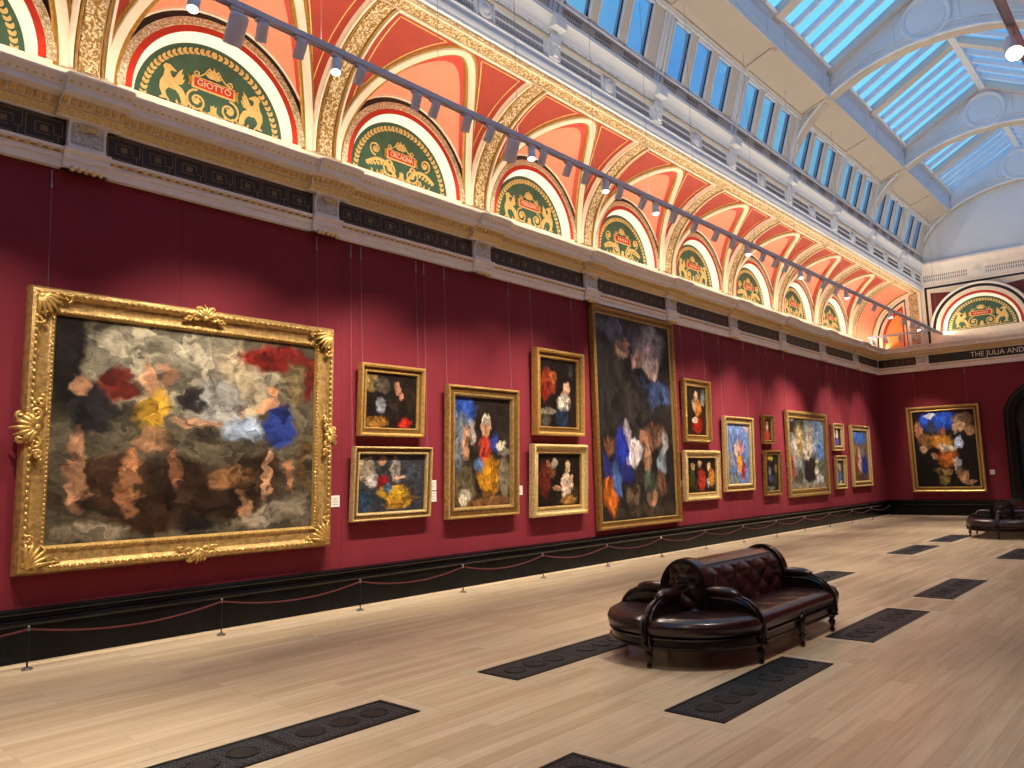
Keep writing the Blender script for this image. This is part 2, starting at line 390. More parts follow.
entablature('trim_3', BL, .10, XR-.10, BP)
# Greek-key frieze panels (one thing per bay)
def key_panel(w):
    g = MB(); h0, h1 = 5.945, 6.265
    n = max(1, round(w/.40)); st = w/n
    L = .010
    def st_(u0,u1,w0,w1): g.box(.0, .006, u0, u1, w0, w1)
    for i in range(n):
        c = -w/2+st*(i+.5); q = st*.47; hh = .135
        for rr in (1., .52):
            a, b = q*rr, hh*rr
            st_(c-a, c+a, 6.105+b-L, 6.105+b); 
            st_(c-a, c+a*.55, 6.105-b, 6.105-b+L)
            st_(c-a, c-a+L, 6.105-b, 6.105+b); st_(c+a-L, c+a, 6.105-b*.4, 6.105+b)
        st_(c-q*.2, c+q*.2, 6.105-.035, 6.105+.035)
        st_(c+q*.52, c+q, 6.105-.054, 6.105-.054+L); st_(c+q*.76,c+q*.76+L, 6.105-.135, 6.105-.054)
    st_(-w/2, w/2, 6.255, 6.262); st_(-w/2, w/2, 5.948, 5.955)
    return g
NAMES = {0:'GIOTTO', 1:'ORCAGNA', 2:'PERUGINO'}
BAYDESC = {-1:'the partly hidden lunette nearest the viewer', 0:'the lunette lettered GIOTTO', 1:'the lunette lettered ORCAGNA', 2:'the third lettered lunette'}
for k in range(3, 9): BAYDESC[k] = 'the %s lunette past GIOTTO' % ordinal(k)
kp = None
for k in range(-1, 8):
    y = PIL[k+3]+BAY-BAY/2
    lab = 'dark Greek-key frieze panel below '+BAYDESC[k]
    if kp is None:
        kp = thing('frieze_panel', lab, 'wall ornament', (.062, y, 0), 'Greek-key panels along the long wall')
        MB().box(0,.004,-1.5,1.5,5.94,6.27).build('ground', M_key, kp); key_panel(2.96).build('greek_key', M_keyl, kp)
    else: dup(kp, lab, (.062, y, 0))
lastp = thing('frieze_panel', 'short dark Greek-key frieze panel on the long wall next to the room corner', 'wall ornament', (.062, 32.3, 0), 'Greek-key panels along the long wall')
MB().box(0,.004,-1.2,1.25,5.94,6.27).build('ground', M_key, lastp); key_panel(2.4).build('greek_key', M_keyl, lastp)
lastp = thing('frieze_panel', 'short dark frieze panel on the end wall between the corner and a white console', 'wall ornament', M=Matrix(((0,1,0,.80),(-1,0,0,YB-.062),(0,0,1,0),(0,0,0,1))))
MB().box(0,.004,-.7,.70,5.94,6.27).build('ground', M_key, lastp); key_panel(1.36).build('greek_key', M_keyl, lastp)
# lettered sign on the end wall
sg = thing('room_sign', 'long black sign with pale capital lettering in the frieze above the end wall archway', 'sign', (XC, YB-.062, 6.1))
MB().box(-3.69, 3.69, -.012, 0, -.165, .165).build('board', mat('sign_black', (22,26,20), .4, var=.2), sg)
def text(body, size, m, parent, name, M):
    cu = bpy.data.curves.new(name, 'FONT'); cu.body = body; cu.size = size; cu.align_x = 'CENTER'; cu.align_y = 'CENTER'; cu.extrude = .003; cu.resolution_u = 3
    q = bpy.data.objects.new('text', cu); COL.objects.link(q); bpy.context.view_layer.update()
    me = bpy.data.meshes.new_from_object(q.evaluated_get(bpy.context.evaluated_depsgraph_get())); bpy.data.objects.remove(q)
    me.materials.clear(); me.materials.append(m)
    o = bpy.data.objects.new(name, me); COL.objects.link(o); o.parent = parent; o.matrix_local = M
    return o
T = text('THE JULIA AND HANS RAUSING ROOM', .27, mat('sign_letter', (232,222,196), .5), sg, 'lettering', Matrix(((1,0,0,0),(0,0,-1,-.014),(0,1,0,0),(0,0,0,1))))
bpy.context.view_layer.update(); T.scale = (4.45/max(T.dimensions.x,.1), 1, 1)
# ------------------------------------------------------------------ coved ceiling with cross vaults
B_ = 1.47; A0 = 1.53; A1 = 1.845
def cove(th, y): return (R*(1-cos(th)), y, Z0+R*sin(th))
def cn(th): return (cos(th), 0, -sin(th))
def groin_th(t): return math.asin(min(1, A1*sqrt(max(0, 1-t*t))/R))
def vault(t, s, yc):
    q = sqrt(max(0, 1-t*t)); th = groin_th(t); p1 = cove(th, yc+B_*t)
    return (p1[0]*s, yc+B_*t, (Z0+A0*q)*(1-s)+p1[2]*s)
THT = radians(81)
cove_p, web, redb, line, ribc, ribg, tr_c, tr_o, band, grn = (MB() for _ in range(10))
NT = 32
bays = [PIL[k]+BAY/2 for k in range(len(PIL)-1)]
bays = [y for y in bays if y < 31]
for yc in bays:
    tt = [-cos(pi*i/NT) for i in range(NT+1)]
    web.grid(lambda u, v: vault(-cos(pi*u), v, yc), NT, 6)
    for sgn in (-1, 1):
        def fr(u, v):
            t = sin(pi/2*u); g = groin_th(t); th = g+(max(THT, g)-g)*v
            return cove(th, yc+sgn*B_*t)
        cove_p.grid(fr, 16, 10)
        # painted red border band beside the groin on the salmon web
        def fb(u, v):
            t = sin(pi/2*u)*sgn; p0 = Vector(vault(t,0,yc)); p1 = Vector(vault(t,1,yc)); Ln = max((p1-p0).length, 1e-4)
            w0 = max(0, 1-.30/Ln); q = p0.lerp(p1, w0+(1-w0)*v); n_ = Vector((XC*0+.6, yc-q.y, Z0+.3-q.z)).normalized()
            return tuple(q+n_*.006)
        redb.grid(fb, 20, 2)
        gp = []; gn = []; lp = []; ln_ = []
        for i in range(25):
            t = sin(pi/2*i/24); th = groin_th(t); gp.append(cove(th, yc+sgn*B_*t)); gn.append(cn(th))
        ribc.sweep(gp, gn, .15, .055, -.01); ribg.sweep(gp, gn, .25, .025, -.01)
        # gold line inset in the red triangle
        tri = []
        ts = [t for t in [i/60 for i in range(61)] if groin_th(t)+.13 < THT-.07 and t < .93]
        if ts:
            tri = [cove(groin_th(t)+.13, yc+sgn*B_*t) for t in ts]
            t1 = ts[-1]; tri += [cove(groin_th(t1)+.13+(THT-.07-groin_th(t1)-.13)*i/12, yc+sgn*B_*(t1)) for i in range(1, 13)]
            tri += [cove(THT-.07, yc+sgn*B_*(t1+(ts[0]-t1)*i/8)) for i in range(1, 8)]
            line.tube(tri, .011, 5, True)
    # moulding where the web meets the lunette wall
    arc = [(0.0, yc+1.495*cos(pi*i/32), Z0+.03+1.495*sin(pi*i/32)) for i in range(33)]
    grn.sweep(arc, (1,0,0), .06, .05, -.005)
    grn.sweep([(0, yc+1.535*cos(pi*i/32), Z0+.03+1.535*sin(pi*i/32)) for i in range(33)], (1,0,0), .05, .025, 0)
for y in PIL:
    if y > 33: continue
    cove_p.grid(lambda u, v: cove(THT*v, y-.29+.58*u), 1, 24)
    th = [THT*i/28 for i in range(29)]
    pts = [cove(a, y) for a in th]; nr = [cn(a) for a in th]
    tr_c.sweep(pts, nr, .50, .05, -.005); tr_o.sweep(pts, nr, .27, .085, -.005)
    for s in (-1, 1):
        tr_c.sweep([cove(a, y+s*.205) for a in th], nr, .05, .10, -.005)
        ribg.sweep([cove(a, y+s*.155) for a in th], nr, .035, .095, -.005)
# short plain bay by the corner
ylast = max(p for p in PIL if p < 33)
cove_p.grid(lambda u, v: cove(THT*v, ylast+.2+(YB-ylast-.2)*u), 4, 16)
th = [THT*i/28 for i in range(29)]
web.grid(lambda u, v: tuple(Vector(cove(THT*v, ylast+.55+(YB-ylast-1.1)*u))+Vector(cn(THT*v))*.012), 2, 16)
for yy in (ylast+.5, YB-.5): ribg.sweep([cove(a, yy) for a in th], [cn(a) for a in th], .06, .03)
tr_c.sweep([cove(a, YB-.16) for a in th], [cn(a) for a in th], .3, .05)
YS = YF; YE = YB
band.grid(lambda u, v: tuple(Vector(cove(THT-.02+(pi/2-THT+.02)*v, YS+(YE-YS)*u))+Vector(cn(THT))*.03), 2, 6)
gb2 = MB()
for th_, w_ in ((THT-.005, .07), (pi/2-.03, .05)):
    gb2.sweep([cove(th_, YS), cove(th_, YE)], cn(th_), w_, .06)
ce = struct(cove_p.build('ceiling', M_rust, smooth='all'))
web.build('salmon_web', M_salm, ce, smooth='all'); redb.build('red_border', M_verm, ce, smooth='all'); line.build('gold_line', M_goldl, ce)
ribc.build('groin_rib', M_cream, ce); ribg.build('gilt_edge', M_ochre, ce); tr_c.build('transverse_arch', M_cream, ce)
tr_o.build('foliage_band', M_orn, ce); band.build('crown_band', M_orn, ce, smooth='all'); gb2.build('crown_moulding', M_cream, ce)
grn.build('lunette_moulding', M_cream, ce)
# top of the long wall behind the lunettes (with recesses), masonry above the vault
lw = MB()
for yc in bays:
    n = 24
    for i in range(n):
        a0, a1 = pi*i/n, pi*(i+1)/n; ya, yb = yc-1.19*cos(a0), yc-1.19*cos(a1); za, zb = Z0+.035+1.19*sin(a0), Z0+.035+1.19*sin(a1)
        lw.hexa([(-.3,ya,za),(-.3,yb,zb),(-.01,yb,zb),(-.01,ya,za),(-.3,ya,8.7),(-.3,yb,8.7),(-.01,yb,8.7),(-.01,ya,8.7)])
    lw.box(-.3,-.01,yc-BAY/2,yc-1.19,6.69,8.7); lw.box(-.3,-.01,yc+1.19,yc+BAY/2,6.69,8.7)
    lw.box(-.3,-.19,yc-1.19,yc+1.19,6.69,8.25); lw.box(-.3,-.01,yc-1.19,yc+1.19,6.69,Z0+.03)
lw.box(-.3,-.01,bays[-1]+BAY/2,YB,6.69,8.7)
lw.build('trim_8', M_cream)['kind'] = 'structure'
# right side: plain mirrored cove
struct(MB().grid(lambda u, v: (XR-cove(pi/2*v,0)[0], YF+(YB-YF)*u, cove(pi/2*v,0)[2]), 4, 14).build('ceiling_right', M_rust, smooth='all'))
# ------------------------------------------------------------------ painted lunettes
LC = [0]
def leaf(g, c, a, l, w, z=.010):
    LC[0] += 1; z = z+.0011*(LC[0] % 9)
    u = (cos(a), sin(a)); v = (-sin(a), cos(a))
    P = [(0,0),(.3,.5),(.65,.42),(1,0),(.65,-.42),(.3,-.5)]
    g.slab([(c[0]+u[0]*l*p+v[0]*w*q, c[1]+u[1]*l*p+v[1]*w*q) for p, q in P], lambda u_, w_, t: (t, u_, w_), 0, z)
def ribbon(g, pts, w, z=.008):
    LC[0] += 1; z = z+.0007*(LC[0] % 11)
    g.sweep([(0, p[0], p[1]) for p in pts], (1,0,0), w, z)
def spiral(c, r0, r1, a0, turns, n=26):
    return [(c[0]+(r0+(r1-r0)*i/n)*cos(a0+turns*2*pi*i/n), c[1]+(r0+(r1-r0)*i/n)*sin(a0+turns*2*pi*i/n)) for i in range(n+1)]
LUN = lambda u, w, t: (t, u, w)
def lunette_parts(t, kind, rg, rings, S):
    """rg green radius; rings list of (name, r0, r1, t0, t1, material); local axes: x out of wall, y along, z up"""
    MB().slab([(rg*cos(pi*i/40), rg*sin(pi*i/40)) for i in range(41)], LUN, -.18, -.16).build('field', M_green, t)
    rr = rings[0][1]; g = MB(); n = 48
    for i in range(n):
        a0, a1 = pi*i/n, pi*(i+1)/n
        q = lambda r, a, x: (x, r*cos(a), r*sin(a))
        g.hexa([q(rg-.01,a0,-.165),q(rg-.01,a1,-.165),q(rr,a1,.004),q(rr,a0,.004),q(rr+.02,a0,-.165),q(rr+.02,a1,-.165),q(rr+.02,a1,.004),q(rr+.02,a0,.004)])
    g.build('white_reveal', M_reveal, t, smooth=True)
    for nm, r0, r1, t0, t1, m in rings: MB().ring((0,0), r0, r1, t0, t1, LUN, 44).build(nm, m, t)
    bx = bpy.data.objects.new('painted_ornament', None); g = MB()
    z = .012
    # laurel border
    lb = MB(); n = 36
    for i in range(n):
        a = pi*(i+.5)/n; c = (rg*.89*cos(a), rg*.89*sin(a)); d = a+pi/2 if a < pi/2 else a-pi/2
        for s in (-1, 1): leaf(lb, c, d+s*.55, .085*S, .045*S)
    lo = lb.build('laurel_border', M_goldl, t); lo.location.x = -.16
    ribbon(g, [(-rg*.93, .035), (rg*.93, .035)], .022*S)
    for s in (-1, 1):
        ribbon(g, spiral((s*.24*S, .22*S), .16*S, .03*S, pi/2, s*-1.6), .03*S)
        ribbon(g, spiral((s*.40*S, .115*S), .07*S, .015*S, 0, s*1.4), .02*S)
        for j in range(5): leaf(g, (s*.24*S, .22*S), j*2*pi/5, .055*S, .035*S)
        ribbon(g, [(s*(.02+.06*i)*S, (.06+.03*sin(i*1.1))*S) for i in range(12)], .018*S)
        for j in range(6): leaf(g, (s*(.08+.11*j)*S, .065*S), pi/2+(.6-.2*j)*s, .07*S, .03*S)
        # scrolls running up to the crest
        ribbon(g, [(s*(.27-.2*q)*S, (.58+.17*q*q)*S) for q in [i/8 for i in range(9)]], .016*S)
        ribbon(g, spiral((s*.24*S, .62*S), .05*S, .012*S, -pi/2, s*1.2, 14), .014*S)
    for j in range(7):
        a = pi/2+(j-3)*.42; leaf(g, (0, .62*S), a, (.17-.012*abs(j-3))*S, .045*S)
    for s in (-1, 1): leaf(g, (s*.02*S, .1*S), pi/2+s*.5, .13*S, .06*S)
    leaf(g, (0, .03*S), pi/2, .2*S, .1*S)
    so = g.build('scrollwork', M_goldl, t); so.location.x = -.16
    if kind == 0:                                    # winged beasts facing the plaque
        GR = [(.34,.10),(.40,.10),(.43,.20),(.47,.26),(.56,.27),(.60,.20),(.57,.10),(.66,.085),(.66,.11),(.63,.13),(.665,.24),(.66,.33),(.625,.41),(.61,.50),(.63,.555),(.60,.60),(.55,.60),(.50,.56),(.47,.53),(.53,.525),(.55,.50),(.53,.44),(.50,.42),(.44,.55),(.40,.60),(.415,.50),(.385,.54),(.40,.44),(.37,.46),(.40,.38),(.46,.345),(.40,.31),(.36,.23)]
        for s in (-1, 1):
            o = MB().slab([(s*(p[0]*1.18-.02)*S, p[1]*S) for p in GR], LUN, 0, .014).build('winged_beast', M_goldl, t); o.location.x = -.16
    else:
        for s in (-1, 1):
            g = MB()
            ribbon(g, [(s*(.12+.62*q)*S, (.1+.30*sin(q*pi*.8)*(1-.35*q))*S) for q in [i/14 for i in range(15)]], .055*S, .014)
            ribbon(g, spiral((s*.56*S, .50*S), .12*S, .02*S, -pi/2, s*1.5), .026*S, .014)
            for j in range(6): leaf(g, (s*.56*S, .50*S), j*pi/3, .05*S, .03*S)
            for j in range(8): leaf(g, (s*(.2+.07*j)*S, (.28-.015*j)*S), pi/2-s*(.3+.1*j), .1*S, .045*S)
            o = g.build('acanthus_scroll', M_goldl, t); o.location.x = -.16
    pl = MB().box(0,.018,-.32*S,.32*S,.40*S,.57*S).build('nameplate', M_goldl, t); pl.location.x = -.16
    f2 = MB().box(.018,.024,-.29*S,.29*S,.42*S,.55*S).build('plate_field', M_verm, pl)
    for s in (-1, 1):
        ear = MB().slab([(s*.32*S,.44*S),(s*.38*S,.40*S),(s*.36*S,.485*S),(s*.38*S,.57*S),(s*.32*S,.53*S)], LUN, 0, .015).build('plate_ear', M_gold, pl)
    return pl
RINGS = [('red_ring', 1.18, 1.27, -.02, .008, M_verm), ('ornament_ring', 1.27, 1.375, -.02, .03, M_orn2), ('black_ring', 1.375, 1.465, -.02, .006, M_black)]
protos = {}
M_let = mat('plate_letter', (246,214,180), .5)
def letters(body, pl, S, M):
    o = text(body, .13*S, M_let, pl, 'lettering', M)
    bpy.context.view_layer.update()
    k = .5*S/max(o.dimensions.x, .01)
    if k < 1.6: o.scale = (k, 1, 1)
    return o
MT = Matrix(((0,0,1,.026),(1,0,0,0),(0,1,0,.486),(0,0,0,1)))
NUM = len(bays)
for k, yc in enumerate(bays):
    kk = k-3
    if kk < -1: continue
    nm = NAMES.get(kk)
    kind = kk % 2
    if kk == -1: lab = 'painted green lunette cut off by the picture edge, nearest the viewer'
    elif nm: lab = 'painted green lunette with gilt ornament and a red plate lettered '+nm if kk != 2 else 'painted green lunette with winged beasts, directly past the one lettered ORCAGNA'
    else: lab = 'painted green lunette, %s after the one lettered ORCAGNA' % ordinal(kk-1)
    t = thing('painted_lunette', lab, 'wall decoration', (0, yc, Z0+.035), 'painted lunettes under the coved ceiling')
    pl = lunette_parts(t, kind, 1.10, RINGS, 1.0)
    if nm: letters(nm, pl, 1., MT)
    else:
        g = MB()
        for j in range(6): g.box(.024,.027,-.2+.075*j,-.165+.075*j,.455,.515)
        g.build('faint_lettering', M_let, pl)
# end wall lunettes
RB = [('red_ring', 1.30, 1.40, -.02, .016, M_verm), ('ornament_ring', 1.40, 1.55, -.02, .03, M_cream), ('black_ring', 1.55, 1.66, -.02, .016, M_black), ('outer_moulding', 1.66, 1.74, -.02, .05, M_white)]
for xc, lab in ((3.90, 'wide painted green lunette on the end wall above the black sign'), (2*XC-3.90, 'painted green lunette on the end wall beyond the archway centre')):
    t = thing('painted_lunette', lab, 'wall decoration', M=Matrix(((0,1,0,xc),(-1,0,0,YB-.205),(0,0,1,7.12),(0,0,0,1))), group='painted lunettes on the end wall')
    pl = lunette_parts(t, 0, 1.21, RB, 1.15)
    g = MB()
    for j in range(9): g.box(.024,.027,-.25+.057*j,-.222+.057*j,.53,.585)
    g.build('faint_lettering', M_let, pl)
# end wall above the cornice: cream ground, black borders, dark red spandrels
tb = struct(MB().box(.0, XR, YB-.02, YB, 6.69, 9.1).build('trim_4', M_cream))
M_spand = mat('dark_red_spandrel', (112,30,26), .55, var=.4, vscale=14, rgb2=(84,20,22))
bl_, sp = MB(), MB()
for s in (0, 1):
    mx = (lambda x: x) if s == 0 else (lambda x: 2*XC-x)
    def bar(x0, x1, z0, z1, m, t=.03):
        a, b = sorted((mx(x0), mx(x1))); m.box(a, b, YB-.02-t, YB-.02, z0, z1)
    bar(2.02, 2.10, 6.7, 8.98, bl_); bar(2.02, XC, 8.90, 8.98, bl_)
    xc = mx(3.90)
    for q in (-1, 1):
        if (q == 1) and True: pass
        pts = []
        for i in range(13):
            a = pi/2*i/12; pts.append((xc+q*1.78*cos(a), 7.12+1.78*sin(a)))
        pts = [p for p in pts if p[1] < 8.72]
        xo = xc+q*1.68
        poly = [(xo, 8.74)]+[(p[0], min(p[1], 8.74)) for p in reversed(pts) if (p[0]-xc)*q < 1.68]
        lim = poly[-1][1]; poly += [(xo, lim-.05)]
        sp.slab(poly, BW, .02, .035)
bl_.build('black_border', M_black, tb); sp.build('spandrel_panel', M_spand, tb)
# corner end panels of the cove (orange field inside white, red and black bands)
def corner_panel(scale, x0, z0):
    pts = [(x0, z0)]
    return pts
cpn = [MB() for _ in range(4)]
for j, (ins, m) in enumerate(((.10, M_black), (.17, M_cream), (.30, M_verm), (.42, mat('orange_field', (240,156,84), .6)))):
    rr = R-ins; xr = 1.33-ins*.55
    poly = [(xr, 6.72), (R-rr, 6.72)]+[(R-rr*cos(a), Z0+rr*sin(a)) for a in [pi/2*i/30 for i in range(31)] if R-rr*cos(a) < xr]
    zt = Z0+sqrt(max(0, rr*rr-(R-xr)**2)); poly.append((xr, zt))
    MB().slab(poly, BW, .02, .026+.006*j).build(('black_outline','white_outline','red_outline','orange_field')[j], m, tb)
MB().box(1.36, 1.86, YB-.14, YB-.02, 6.69, 8.95).build('corner_pilaster', M_white, tb)
MB().box(1.44, 1.78, YB-.165, YB-.14, 6.75, 8.9).build('pilaster_foliage', M_orn, tb)
# ------------------------------------------------------------------ upper entablature
UP = [(1.82,8.885),(1.93,8.86),(1.96,8.87),(1.955,8.93),(1.97,8.95),(1.97,9.02),(1.94,9.04),(1.94,9.14),(1.96,9.16),(1.93,9.18),(1.93,9.50),(1.95,9.53),(1.95,9.60),(2.0,9.66),(2.0,9.70),(2.02,9.75),(2.10,9.86),(2.12,9.87),(2.12,9.95),(2.08,9.99),(1.82,9.99)]
def upper(name, f, a, b, piers):
    t = struct(MB().prism(UP, a, b, f).build(name, M_lant, smooth=True))
    MB().prism([(1.952,9.51),(1.975,9.54),(1.975,9.58),(1.952,9.6)], a, b, f).build('ochre_band', M_soff, t)
    dn, sl, co, ro, lp = MB(), MB(), MB(), MB(), MB()
    m = int((b-a)/.075)
    for i in range(m):
        y = a+.075*(i+.5); o = MB().box(1.95, 1.99, y-.022, y+.022, 9.605, 9.65); dn.add([f(*q) for q in o.v], o.f)
    for p in piers:
        o = MB().box(1.93, 2.0, p-.14, p+.14, 9.18, 9.52); o.box(1.93, 2.05, p-.11, p+.11, 9.42, 9.60); o.prism([(1.97,9.18),(2.03,9.22),(2.05,9.36),(2.0,9.5),(1.97,9.5)], p-.06, p+.06)
        o.box(1.93, 2.16, p-.16, p+.16, 9.70, 9.93)
        co.add([f(*q) for q in o.v], o.f)
        c = p+BAY/2
        if c < b-.3:
            o = MB().lathe([(.15,0),(.15,.03),(.11,.05),(.10,.035),(.05,.06),(.01,.07)], (1.93, c, 9.34), 14, (1,0,0)); ro.add([f(*q) for q in o.v], o.f)
            for s in (-1, 1):
                o = MB().box(1.93, 1.96, c+s*.2-.012, c+s*.2+.012, 9.18, 9.5); co.add([f(*q) for q in o.v], o.f)
        for j in range(-17, 18):
            for s in (-1, 1):
                y = c+s*(.27+0)+ (j/17.)*0 + s*(j+17)*.035
                if abs(y-c) > BAY/2-.2 or y > b-.1 or y < a+.1: continue
                for zz in (9.22, 9.36):
                    o = MB().box(1.925, 1.934, y-.010, y+.010, zz, zz+.095); sl.add([f(*q) for q in o.v], o.f)
    dn.build('dentil_band', M_lant, t); sl.build('pierced_slots', M_slot, t); co.build('console', M_lant, t); ro.build('rosette', M_lant, t)
    return t
upper('trim_5', YL, YF, YB, PIL)
upper('trim_6', RL, YF, YB, [])
BU = [(u-1.93, w) for u, w in UP]; BU[0] = (-.03, 8.86)
tb2 = struct(MB().prism(BU, 1.9, XR-1.9, BL).build('trim_7', M_white, smooth=True))
dn, sl, ro = MB(), MB(), MB()
for i in range(int((XR-4)/.075)):
    x = 2.03+.075*i; dn.box(x-.022, x+.022, YB-.06, YB-.02, 9.605, 9.65)
    if abs(x-3.9) > .3 and abs(x-(2*XC-3.9)) > .3:
        for zz in (9.22, 9.36): sl.box(x-.014, x+.014, YB-.01, YB, zz, zz+.095)
for x in (3.9, 2*XC-3.9): ro.lathe([(.17,0),(.17,.03),(.12,.05),(.10,.035),(.05,.06),(.01,.07)], (x, YB, 9.34), 14, (0,-1,0))
dn.build('dentil_band', M_white, tb2); sl.build('pierced_slots', M_slot, tb2); ro.build('rosette', M_white, tb2)
# ------------------------------------------------------------------ clerestory, leaning inwards
P0 = Vector((1.96, 0, 9.97)); PD = Vector((.40, 0, 1.36)).normalized(); PN = Vector((PD.z, 0, -PD.x)); SL = 1.61
def IP(mir):
    def f(s, y, n):
        p = P0+PD*s+PN*n
        return ((XR-p.x) if mir else p.x, y, p.z)
    return f
def ibox(g, f, s0, s1, y0, y1, n0, n1):
    g.hexa([f(s0,y0,n0),f(s1,y0,n0),f(s1,y1,n0),f(s0,y1,n0),f(s0,y0,n1),f(s1,y0,n1),f(s1,y1,n1),f(s0,y1,n1)])
wi = 0
lant = {}
for side in (0, 1):
    f = IP(side); wl = MB()
    W0, W1 = .34, 1.52
    ibox(wl, f, 0, W0, YF, YB, -.16, 0); ibox(wl, f, W1, SL, YF, YB, -.16, 0)
    edges = []
    for yc in bays+[bays[-1]+BAY]:
        for j in (-1, 0, 1):
            y = yc-.15+j*.96
            if y+.37 < YB-.1: edges.append((y-.37, y+.37))
    p = YF
    for a, b in edges: ibox(wl, f, W0, W1, p, a, -.16, 0); p = b
    ibox(wl, f, W0, W1, p, YB, -.16, 0)
    cw = struct(wl.build('wall_clerestory_'+('left','right')[side], M_lantd)); lant[side] = cw
    mo = MB()
    for yc in bays+[bays[-1]+BAY]:
        e = yc+BAY/2
        for dy in (-.13, .13): 
            if e+dy < YB-.1: ibox(mo, f, .0, SL, e+dy-.035, e+dy+.035, 0, .035)
        if e < YB-.1: ibox(mo, f, .0, SL, e-.05, e+.05, 0, .02)
    ibox(mo, f, .0, .05, YF, YB, 0, .05); ibox(mo, f, W0-.07, W0-.02, YF, YB, 0, .04); ibox(mo, f, SL-.08, SL, YF, YB, 0, .05)
    mo.build('mullion_moulding', M_lant, cw)
    for a, b in edges:
        if side and b < 0: continue
        wi += 1; g = MB()
        ibox(g, f, W0, W1, a, a+.045, -.09, .015); ibox(g, f, W0, W1, b-.045, b, -.09, .015); ibox(g, f, W0, W0+.045, a, b, -.09, .015); ibox(g, f, W1-.045, W1, a, b, -.09, .015)
        w = struct(g.build('window_%d' % wi, M_lant))
        g = MB(); ibox(g, f, W0+.04, W1-.04, a+.04, b-.04, -.045, -.04); g.build('pane', M_win, w)
        g = MB(); ibox(g, f, W0+.04, W1-.04, b-.058, b-.045, -.05, -.02); g.build('gasket', M_iron, w)
        if not side:
            g = MB()
            for j in range(9):
                for s0 in (.09, .185): ibox(g, f, s0, s0+.06, a+.03+j*.06, a+.062+j*.06, -.01, .006)
            g.build('vent_slots', M_slot, w)
# soffit, kerb
KX, KZ = 3.22, 11.80
e0 = P0+PD*SL
for side in (0, 1):
    f = YL if side == 0 else RL
    g = MB().prism([(e0.x-.05, e0.z-.02), (KX, KZ-.0), (KX, KZ+.12), (e0.x-.1, e0.z+.2)], YF, YB, f)
    so = struct(g.build('ceiling_soffit_'+('left','right')[side], M_soff))
    fr = MB(); q = Vector((KX-e0.x, 0, KZ-e0.z)).normalized(); nn = Vector((q.z, 0, -q.x))
    L = (Vector((KX,0,KZ))-e0).length
    def sp_(s, y, n): p = e0+q*s+nn*n; return ((XR-p.x) if side else p.x, y, p.z)
    for e in [p for p in PIL]:
        if e < YB-.3: ibox(fr, sp_, .0, L, e-.09, e+.09, -.02, .03)
    ibox(fr, sp_, 0, .07, YF, YB, -.02, .04); ibox(fr, sp_, L-.10, L, YF, YB, -.02, .03)
    fr.build('soffit_frame', M_soff, so)
    k = MB().prism([(KX-.02,KZ-.02),(KX+.02,KZ-.03),(KX+.03,KZ+.02),(KX+.03,KZ+.60),(KX+.10,KZ+.66),(KX+.10,KZ+.80),(KX-.2,KZ+.80),(KX-.2,KZ)], YF, YB, f)
    kb = struct(k.build('trim_%d' % (9+side), M_lant))
    fr = MB()
    for a, b in zip(PIL, PIL[1:]):
        b = min(b, YB-.35); 
        for z in (KZ+.10, KZ+.52): fr.add([f(*v) for v in MB().box(KX+.03,KX+.045,a+.5,b-.5,z,z+.025).v], MB().box(0,1,0,1,0,1).f)
        for y in (a+.5, b-.525): fr.add([f(*v) for v in MB().box(KX+.03,KX+.045,y,y+.025,KZ+.10,KZ+.545).v], MB().box(0,1,0,1,0,1).f)
    fr.build('kerb_panel', M_lant, kb)
